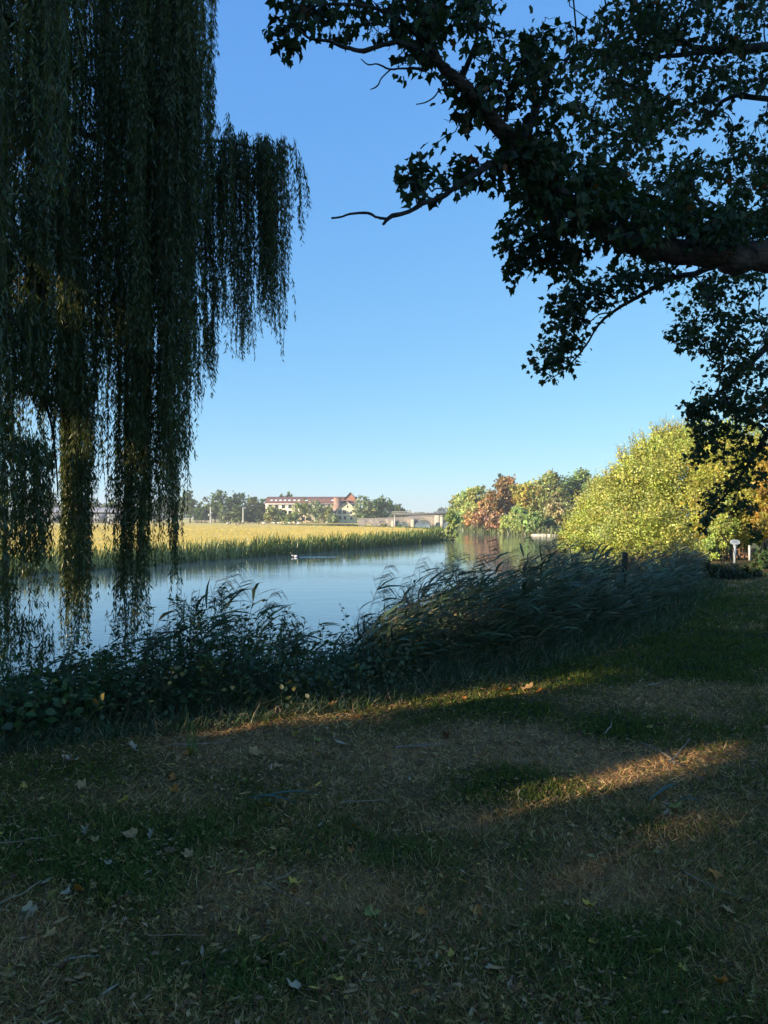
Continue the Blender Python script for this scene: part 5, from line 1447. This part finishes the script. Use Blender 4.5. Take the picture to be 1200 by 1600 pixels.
# reddish dry earth bank behind the fence
def earth_strip():
    r = np.random.default_rng(4); m = 40; V = []; T = []
    for i in range(m):
        x = 11 + i * .35
        for j, (dy, hz) in enumerate([(0, -.05), (.6, .32), (1.4, .42), (2.2, .05)]):
            V.append((x, 29.6 + dy, -.25 + hz + r.normal() * .03))
    for i in range(m - 1):
        for j in range(3):
            a = i * 4 + j; T.append((a, a + 4, a + 5, a + 1))
    mb = MB(); mb.add(V, T, (.42, .24, .15)); o = mb.build('earth_bank', M['soil'], smooth=True); tag(o, kind='structure')
earth_strip()

# ------------------------------------------------------------------ pale bank edging across the bend
r_ = np.random.default_rng(9)
root = empty('bank_wall', (24.3, 111, WZ)); tag(root, 'pale low stone bank edge at the water across the bend', 'wall')
a = np.array([22.8, 113.2]); b = np.array([31.2, 102.0]); Ln = np.linalg.norm(b - a); e = (b - a) / Ln
k = 0; s = 0
while s < Ln:
    w = r_.uniform(.9, 1.5); c = a + e * (s + w / 2); hh = r_.uniform(.2, .28)
    mb = MB(); mb.box((-w / 2 + .02, -.25, -.3), (w / 2 - .02, .35, hh), np.array([.55, .47, .36]) * r_.uniform(.85, 1.1))
    o = mb.build('stone', M['stone'], root); o.location = (c[0] - 24.3, c[1] - 111, 0); o.rotation_euler = (0, 0, math.atan2(e[1], e[0])); s += w

# ------------------------------------------------------------------ bridge
def stone_bridge():
    D = 214.0
    X = lambda px: (px - 600) / F * D
    root = empty('stone_bridge', (X(640), D, WZ)); o = np.array([X(640), D, WZ])
    tag(root, 'old stone bridge with low round arches over the river', 'bridge')
    arches = [(600, 6, 817.5), (629, 9.5, 815), (661, 13, 812.5), (703, 12, 814.5), (735, 12, 815), (575, 5, 818)]
    xs = np.arange(X(560), X(760), .22)
    def zb(x):
        z = -1.2
        for cx, hw, crown in arches:
            c = X(cx); w = hw / F * D; top = CZ - (crown - HY) / F * D - WZ
            if abs(x - c) < w: z = max(z, top * math.sqrt(1 - ((x - c) / w) ** 2))
        return z
    def ztop(x):
        px = 600 + x / D * F; y = np.interp(px, [560, 600, 630, 660, 690, 720, 760], [811, 810, 808.5, 806.5, 805.5, 806, 808])
        return CZ - (y - HY) / F * D - WZ
    mb = MB(); V = []; T = []
    depth = 5.0
    for x in xs:
        a, b = zb(x), ztop(x)
        V += [(x - o[0], 0, a), (x - o[0], 0, b), (x - o[0], depth, b), (x - o[0], depth, a)]
    for i in range(len(xs) - 1):
        k = 4 * i
        T += [(k, k + 4, k + 5, k + 1), (k + 1, k + 5, k + 6, k + 2), (k + 2, k + 6, k + 7, k + 3), (k + 3, k + 7, k + 4, k)]
    mb.add(V, T, (.34, .28, .22)); mb.build('wall', M['stone'], root)
    # arch rings
    for cx, hw, crown in arches:
        c = X(cx) - o[0]; w = hw / F * D; top = CZ - (crown - HY) / F * D - WZ; mb = MB(); pts = []
        V = []; T = []; m = 18
        for i in range(m + 1):
            a = math.pi * i / m
            for f in (1.0, 1.0 + .32 / w):
                for yy in (-.06, .3): V.append((c - w * f * math.cos(a), yy, max(-.5, top * f * math.sin(a)) if i not in (0, m) else -.5))
        for i in range(m):
            k = 4 * i; T += [(k, k + 4, k + 6, k + 2), (k + 2, k + 6, k + 7, k + 3), (k, k + 1, k + 5, k + 4)]
        mb.add(V, T, (.42, .35, .27)); mb.build('arch_ring', M['stone'], root)
    # coping and pointed piers
    mb = MB(); V = []; T = []
    for x in xs[::3]:
        b = ztop(x); V += [(x - o[0], -.12, b + .002), (x - o[0], -.12, b + .16), (x - o[0], .4, b + .16)]
    for i in range(len(V) // 3 - 1):
        k = 3 * i; T += [(k, k + 3, k + 4, k + 1), (k + 1, k + 4, k + 5, k + 2)]
    mb.add(V, T, (.42, .37, .3)); mb.build('coping', M['stone'], root)
    for px, h, wd in [(614, 1.7, 1.0), (645, 2.0, 1.2), (684, 3.7, 1.9), (719, 2.0, 1.3)]:
        c = X(px) - o[0]; mb = MB()
        V = [(c - wd / 2, -.002, -1.2), (c - wd * .28, -1.7, -1.2), (c + wd * .5, -1.7, -1.2), (c + wd / 2, -.002, -1.2)]
        V += [(a, b_, h) for a, b_, _ in V[:4]]
        V.append((c, -.1, h + .5))
        mb.add(V, [(0, 1, 5, 4), (1, 2, 6, 5), (2, 3, 7, 6)], (.50, .43, .33)); mb.add(V, [(4, 5, 8), (5, 6, 8), (6, 7, 8)], (.46, .4, .32))
        mb.build('pier', M['stone'], root)
stone_bridge()

def footbridge():
    D = 206.0; X = lambda px: (px - 600) / F * D; Z = lambda py: CZ - (py - HY) / F * D - WZ
    root = empty('footbridge', (X(655), D, WZ)); ox = X(655)
    tag(root, 'flat concrete footbridge deck running in front of the stone bridge', 'bridge')
    mb = MB(); mb.box((X(614) - ox, 0, Z(805.2)), (X(735) - ox, 2.2, Z(802.6)), (.13, .125, .125)); mb.build('deck', M['stone'], root)
    mb = MB(); mb.box((X(612) - ox, -.15, Z(802.5)), (X(735) - ox, -.003, Z(801.3)), (.26, .24, .22)); mb.build('edge_beam', M['stone'], root)
    mb = MB(); mb.box((X(613) - ox, -.1, Z(799.6)), (X(735) - ox, -.04, Z(799.2)), (.5, .48, .44)); mb.build('handrail', M['paint'], root)
    for k in range(31):
        x = X(613 + k * 4) - ox; mb = MB(); mb.box((x - .03, -.1, Z(801.3)), (x + .03, -.04, Z(799.62)), (.45, .44, .42)); mb.build('baluster', M['paint'], root)
    for px, w in [(617, 2.2), (691, 5.5)]:
        c = X(px) - ox; mb = MB(); ww = w / F * D / 2
        mb.box((c - ww, .3, -1.2), (c + ww, 1.9, Z(805.2) - .003), (.52, .45, .36)); mb.build('support', M['stone'], root)
        mb = MB(); mb.box((c - ww * 1.2, .1, Z(805.2) - .35), (c + ww * 1.2, .298, Z(805.2) - .01), (.55, .5, .42)); mb.build('support_cap', M['stone'], root)
footbridge()

# ------------------------------------------------------------------ buildings
def main_building():
    D = 262.0; X = lambda px: (px - 600) / F * D; Z = lambda py: CZ - (py - HY) / F * D
    z0 = MZ
    root = empty('long_building', (X(490), D, z0)); ox = X(490)
    tag(root, 'long three storey building with red tiled roof and skylights beyond the meadow', 'building')
    x0 = X(415) - ox; x1 = X(556) - ox; ze = Z(787) - z0; zr = Z(775.5) - z0; dp = 11.0
    wall = (.76, .63, .45)
    mb = MB(); mb.box((x0, 0, -.3), (x1, dp, ze), wall); mb.build('wall', M['stone'], root)
    mb = MB()
    V = [(x0 - .3, -.5, ze + .003), (x1 + .3, -.5, ze + .003), (x1 + .3, dp / 2, zr), (x0 - .3, dp / 2, zr), (x0 - .3, dp + .5, ze + .003), (x1 + .3, dp + .5, ze + .003)]
    mb.add(V, [(0, 1, 2, 3), (3, 2, 5, 4), (0, 4, 5, 1)], (.23, .12, .095)); mb.add([V[0], V[3], V[4], V[1], V[2], V[5]], [(0, 1, 2), (3, 5, 4)], (.5, .3, .22))
    rf = mb.build('roof', M['tile'], root)
    sl = (zr - ze) / (dp / 2 + .5)
    for px in (423, 430, 437, 444, 451, 459, 466, 519, 478):
        xx = X(px) - ox; t = .38; y = -.5 + t * (dp / 2 + .5); zz = ze + sl * (y + .5)
        mb = MB(); mb.add([(xx - .45, y, zz + .12), (xx + .45, y, zz + .12), (xx + .45, y + .9, zz + .9 * sl + .12), (xx - .45, y + .9, zz + .9 * sl + .12)], [(0, 1, 2, 3)], (.85, .85, .85))
        mb.add([(xx - .45, y, zz - .1), (xx + .45, y, zz - .1), (xx + .45, y, zz + .118), (xx - .45, y, zz + .118)], [(0, 1, 2, 3)], (.6, .6, .6)); mb.build('skylight', M['paint'], root)
    mb = MB(); mb.box((x0 - .2, -.62, ze - .25), (x1 + .2, -.502, ze - .003), (.78, .75, .7)); mb.build('gutter', M['paint'], root)
    fl = (ze - .2) / 3
    k = 0
    for f in range(3):
        xx = x0 + 1.0
        while xx < x1 - 1.6:
            w = MB(); w.box((xx - .08, -.06, f * fl + .72), (xx + 1.18, .0 - .003, f * fl + 2.28), (.8, .8, .78)); wo = w.build('window', M['paint'], root)
            p = MB(); p.add([(xx, -.064, f * fl + .8), (xx + 1.1, -.064, f * fl + .8), (xx + 1.1, -.064, f * fl + 2.2), (xx, -.064, f * fl + 2.2)], [(0, 1, 2, 3)], (1, 1, 1)); p.build('pane', M['glass'], wo)
            xx += 2.35; k += 1
    # cross gable with dark barge boards
    gx = X(547) - ox; gw = 1.75; zt = Z(770) - z0; zb_ = Z(778) - z0
    mb = MB(); mb.add([(gx - gw, 2.2, zb_ - 1.5), (gx + gw, 2.2, zb_ - 1.5), (gx + gw, 2.2, zb_), (gx, 2.2, zt), (gx - gw, 2.2, zb_)], [(0, 1, 2), (0, 2, 4), (4, 2, 3)], (.50, .22, .14)); mb.build('cross_gable', M['stone'], root)
    for s in (-1, 1):
        mb = MB(); V = [(gx, 1.8, zt + .3), (gx + s * (gw + .5), 1.8, zb_ - .25), (gx + s * (gw + .5), 7, zb_ - .25), (gx, 7, zt + .3)]
        V += [(a, b, c - .22) for a, b, c in V]; mb.add(V, [(0, 1, 2, 3), (4, 5, 6, 7), (0, 1, 5, 4), (1, 2, 6, 5)], (.09, .06, .05)); mb.build('gable_roof', M['tile'], root)
    # orange brick stair tower
    mb = MB(); mb.box((X(522) - ox, -2.0, -.3), (X(532.5) - ox, -.004, Z(778.5) - z0), (.40, .25, .18)); tw = mb.build('stair_tower', M['stone'], root)
    mb = MB(); mb.box((X(521.3) - ox, -2.15, Z(778.5) - z0 + .003), (X(533.2) - ox, .1, Z(778.5) - z0 + .2), (.5, .25, .15)); mb.build('tower_cap', M['stone'], root)

    root2 = empty('gabled_house', (X(545), D - 9, z0)); tag(root2, 'cream gabled wing house facing the meadow right of the orange tower', 'building')
    D2 = D - 9
    X2 = lambda px: (px - 545) / F * D2; Z2 = lambda py: CZ - (py - HY) / F * D2 - z0
    a, b = X2(528), X2(558); e = Z2(796); pk = Z2(784.5); g = X2(544.5)
    mb = MB(); cr = (.86, .74, .48)
    V = [(a, 0, -.3), (b, 0, -.3), (b, 0, e), (g, 0, pk), (a, 0, e)]; V += [(p, 6.5, q) for p, _, q in V]
    mb.add(V, [(0, 1, 2), (0, 2, 4), (4, 2, 3), (5, 7, 6), (5, 9, 7), (9, 8, 7)], cr); mb.add(V, [(1, 6, 7, 2), (0, 4, 9, 5)], cr); mb.build('wall', M['stone'], root2)
    for s, ex in ((-1, a), (1, b)):
        mb = MB(); sl = (pk - e) / abs(g - ex); V = [(g, -.4, pk + .12), (ex + s * .5, -.4, e + .12 - .5 * sl), (ex + s * .5, 6.8, e + .12 - .5 * sl), (g, 6.8, pk + .12)]
        V += [(p, q, w - .12) for p, q, w in V]; mb.add(V, [(0, 1, 2, 3), (4, 5, 6, 7), (0, 1, 5, 4), (1, 2, 6, 5), (2, 3, 7, 6)], (.20, .14, .12)); mb.build('roof', M['tile'], root2)
        mb = MB(); V = [(g, -.46, pk + .16), (ex + s * .5, -.46, e + .16 - .5 * sl), (ex + s * .5, -.46, e - .1 - .5 * sl), (g, -.46, pk - .1)]; V += [(p, q + .05, w) for p, q, w in V]
        mb.add(V, [(0, 1, 2, 3), (4, 5, 6, 7), (0, 1, 5, 4), (3, 2, 6, 7)], (.85, .82, .75)); mb.build('barge_board', M['paint'], root2)
    for (px, py, w, h) in [(533, 800, 1.2, 1.3), (540, 800, 1.1, 1.3), (550, 801, .6, .9), (533, 809, 1.0, 1.3), (541, 809, .9, 1.2), (551, 810, .6, .9), (544.5, 791.5, .5, .7)]:
        x = X2(px); zc = Z2(py); m = MB(); m.box((x - w / 2 - .08, -.05, zc - h / 2 - .08), (x + w / 2 + .08, -.003, zc + h / 2 + .08), (.82, .82, .8)); wo = m.build('window', M['paint'], root2)
        p = MB(); p.add([(x - w / 2, -.054, zc - h / 2), (x + w / 2, -.054, zc - h / 2), (x + w / 2, -.054, zc + h / 2), (x - w / 2, -.054, zc + h / 2)], [(0, 1, 2, 3)]); p.build('pane', M['glass'], wo)
    # white conservatory side with balcony left of the gable
    m = MB(); m.box((X2(515), .5, -.3), (a - .004, 5.5, Z2(798)), (.72, .71, .68)); m.build('side_wing', M['paint'], root2)
    for px in (517, 521, 525):
        for py in (802, 810):
            x = X2(px); zc = Z2(py); m = MB(); m.box((x - .33, .45, zc - .6), (x + .33, .497, zc + .6), (.06, .07, .09)); m.build('window', M['glass'], root2)
    for py in (806, 813.5):
        m = MB(); m.box((X2(514.5), -.4, Z2(py)), (a - .006, .497, Z2(py) + .12), (.75, .74, .7)); m.build('balcony', M['paint'], root2)
    # roof slope behind, darker
main_building()

def shed():
    D = 258.0; X = lambda px: (px - 120) / F * D; Z = lambda py: CZ - (py - HY) / F * D - MZ
    root = empty('long_shed', ((120 - 600) / F * D, D, MZ)); tag(root, 'long low grey shed glimpsed behind the willow at the left', 'building')
    mb = MB(); mb.box((X(40), 0, -.3), (X(187), 8, Z(800)), (.14, .13, .13)); mb.build('wall', M['stone'], root)
    mb = MB(); V = [(X(38), -.5, Z(800.5)), (X(189), -.5, Z(800.5)), (X(189), 4, Z(793)), (X(38), 4, Z(793)), (X(38), 8.5, Z(800.5)), (X(189), 8.5, Z(800.5))]
    mb.add(V, [(0, 1, 2, 3), (3, 2, 5, 4)], (.42, .38, .36)); mb.add(V, [(0, 3, 4), (1, 5, 2)], (.3, .28, .27)); mb.build('roof', M['tile'], root)
    for k, px in enumerate((60, 84, 108, 132, 156, 178)):
        m = MB(); x = X(px); m.box((x - 2.2, -.06, .3), (x + 2.2, -.003, Z(804)), (.45, .46, .48)); o = m.build('door', M['paint'], root)
        p = MB(); p.box((x - 1.9, -.1, .5), (x + 1.9, -.063, Z(805)), (.10, .11, .13)); p.build('panel', M['paint'], o)
shed()

for px, top, lb in [(329, 792, 'left one of two pale posts at the far edge of the meadow'), (380, 793, 'right one of two pale posts at the far edge of the meadow')]:
    D = 250.0; x = (px - 600) / F * D; H = CZ - (top - HY) / F * D - MZ
    root = empty('utility_post', (x, D, MZ)); tag(root, lb, 'post')
    mb = MB(); mb.tube([(0, 0, -.2), (0, 0, H)], [.26, .2], 8, (.55, .52, .48)); mb.build('shaft', M['wood'], root)
    if px < 340:
        mb = MB(); mb.box((-.75, -.3, H * .45), (-.22, .1, H * .45 + .6), (.6, .58, .55)); mb.build('box', M['paint'], root)
        mb = MB(); mb.box((-.22, -.1, H * .62), (.75, .1, H * .62 + .25), (.55, .52, .48)); mb.build('bracket', M['paint'], root)
D = 252.0
root = empty('fence', ((300 - 600) / F * D, D, MZ)); tag(root, 'low post and rail fence under the far trees right of the willow', 'fence')
for k in range(15):
    mb = MB(); x = k * 1.55 * .48; mb.box((x - .06, -.06, -.1), (x + .06, .06, 1.15), (.34, .28, .22)); mb.build('post', M['wood'], root)
for zz in (.45, .9):
    mb = MB(); mb.box((-.1, -.1, zz), (14 * 1.55 * .48 + .1, -.063, zz + .1), (.34, .28, .22)); mb.build('rail', M['wood'], root)

# ------------------------------------------------------------------ geese on the meadow, duck on the river
def blob(mb, c, rad, col, seg=8, rings=5, rot=0.0):
    V = []; T = []
    for i in range(rings + 1):
        th = math.pi * i / rings
        for j in range(seg):
            a = 6.283 * j / seg
            p = np.array([rad[0] * math.cos(th), rad[1] * math.sin(th) * math.cos(a), rad[2] * math.sin(th) * math.sin(a)])
            p = np.array([p[0] * math.cos(rot) + p[2] * math.sin(rot), p[1], -p[0] * math.sin(rot) + p[2] * math.cos(rot)])
            V.append(p + np.array(c))
    for i in range(rings):
        for j in range(seg):
            k = (j + 1) % seg; T.append((i * seg + j, i * seg + k, (i + 1) * seg + k, (i + 1) * seg + j))
    mb.add(V, T, col)

def goose(grazing, c1, c2):
    mb = MB()
    blob(mb, (0, 0, .42), (.36, .17, .17), c1, rot=.1); blob(mb, (-.30, 0, .44), (.14, .11, .09), (.75, .72, .68)); blob(mb, (.12, 0, .36), (.2, .14, .12), (.5, .42, .34))
    if grazing: mb.tube([(.28, 0, .45), (.42, 0, .36), (.5, 0, .12)], [.06, .045, .035], 6, c2); blob(mb, (.53, 0, .08), (.07, .04, .04), c2); mb.tube([(.57, 0, .06), (.63, 0, .02)], [.02, .008], 5, (.3, .15, .05))
    else: mb.tube([(.28, 0, .48), (.36, 0, .62), (.38, 0, .82)], [.065, .042, .035], 6, c2); blob(mb, (.41, 0, .86), (.07, .045, .045), c2); mb.tube([(.46, 0, .86), (.53, 0, .84)], [.022, .008], 5, (.3, .15, .05))
    for s in (-.06, .06): mb.tube([(.02, s, .3), (.02, s, .0)], [.02, .014], 4, (.35, .18, .08)); mb.box((.0, s - .03, -.005), (.09, s + .03, .01), (.35, .18, .08))
    return mb.mesh('goose', M['feather'], True)
gm = [goose(g, c1, c2) for g in (0, 1) for c1, c2 in (((.16, .11, .075), (.04, .035, .03)), ((.34, .27, .2), (.3, .22, .16)), ((.72, .68, .6), (.7, .66, .6)))]
rg = np.random.default_rng(12)
gsp = [(356, 820.8, 2), (359.5, 821.2, 0), (369, 822.4, 0), (374, 821.8, 0), (379, 820.6, 0), (382, 819, 1), (391, 819.3, 0), (403.5, 819.4, 0), (407, 819.2, 0), (418, 819.6, 0), (424, 819.8, 1)]
gsp += [(rg.uniform(395, 470), rg.uniform(818.6, 821.0), int(rg.choice([1, 2, 1, 2, 0]))) for _ in range(26)] + [(rg.uniform(470, 520), rg.uniform(818.6, 820.5), int(rg.choice([1, 2]))) for _ in range(8)] + [(176, 820, 0), (150, 819.5, 0)]
for px, py, kd in gsp:
    g = G(px, py, MZ); z = float(height(np.array([g[0]]), np.array([g[1]]))[0])
    o = link('goose', gm[kd + 3 * int(rg.random() < .6)]); o.location = (g[0], g[1], z + .04); s = rg.uniform(1.0, 1.25); o.scale = (s, s, s)
    o.rotation_euler = (0, 0, rg.choice([0, math.pi]) + rg.normal() * .6)
    cn = ['dark brown', 'greyish brown', 'pale'][kd]; wh = 'behind the willow gap at the left' if px < 200 else ('at the left end of the flock' if px < 390 else ('just left of the red roofed building' if px < 412 else ('below the left end of the red roof' if px < 432 else ('below the skylights' if px < 452 else ('below the middle of the red roof' if px < 478 else 'near the foot of the brick tower')))))
    tag(o, '%s goose on the meadow %s' % (cn, wh), 'goose', '%s geese on the meadow %s' % (cn, wh))

g = G(462, 870.5, WZ)
root = empty('duck', (g[0], g[1], WZ)); tag(root, 'small duck with white flank swimming below the far reeds', 'duck')
mb = MB(); blob(mb, (0, 0, .07), (.26, .13, .11), (.06, .05, .045)); blob(mb, (-.2, 0, .12), (.1, .07, .05), (.7, .68, .66)); mb.build('body', M['feather'], root, True)
mb = MB(); blob(mb, (.02, -.09, .07), (.14, .05, .07), (.82, .8, .78)); mb.build('flank', M['feather'], root, True)
mb = MB(); mb.tube([(-.2, 0, .12), (-.26, 0, .2), (-.28, 0, .27)], [.06, .04, .035], 6, (.05, .05, .05)); blob(mb, (-.3, 0, .29), (.065, .045, .045), (.05, .05, .05)); mb.tube([(-.35, 0, .285), (-.42, 0, .275)], [.02, .01], 5, (.5, .4, .15)); mb.build('head', M['feather'], root, True)
V = []; T = []                   # the V of its wake: a low ridge of water
for s in (-1, 1):
    b0 = len(V)
    for i in range(12):
        t = i / 11; x = .25 + 2.9 * t; y = s * (.1 + .34 * t * 1.1); h = .022 * (1 - t) + .002; w = .05 + .05 * t
        V += [(x, y - w, -.004), (x, y, h), (x, y + w, -.004)]
    for i in range(11):
        k = b0 + 3 * i; T += [(k, k + 3, k + 4, k + 1), (k + 1, k + 4, k + 5, k + 2)]
tag(link('wake', raw_mesh('wake', np.array(V) + np.array([g[0], g[1], WZ]), T, M['water'], smooth=True)), kind='structure')
print('objects', len(bpy.data.objects), 'tris', sum(len(m.polygons) for m in bpy.data.meshes))

# ------------------------------------------------------------------ haze
hm, N, L = new_mat('haze_air')
pv = N.new('ShaderNodeVolumePrincipled'); pv.inputs['Color'].default_value = (1, 0.97, 0.95, 1); pv.inputs['Density'].default_value = 0.00055; pv.inputs['Anisotropy'].default_value = 0.1
ho = N.new('ShaderNodeOutputMaterial'); L.new(pv.outputs[0], ho.inputs['Volume'])
mb = MB(); mb.box((-1420, -75, -5.5), (1420, 1480, 34)); tag(mb.build('haze', hm), 'thin pale haze over river and meadow', 'haze', kind='stuff')
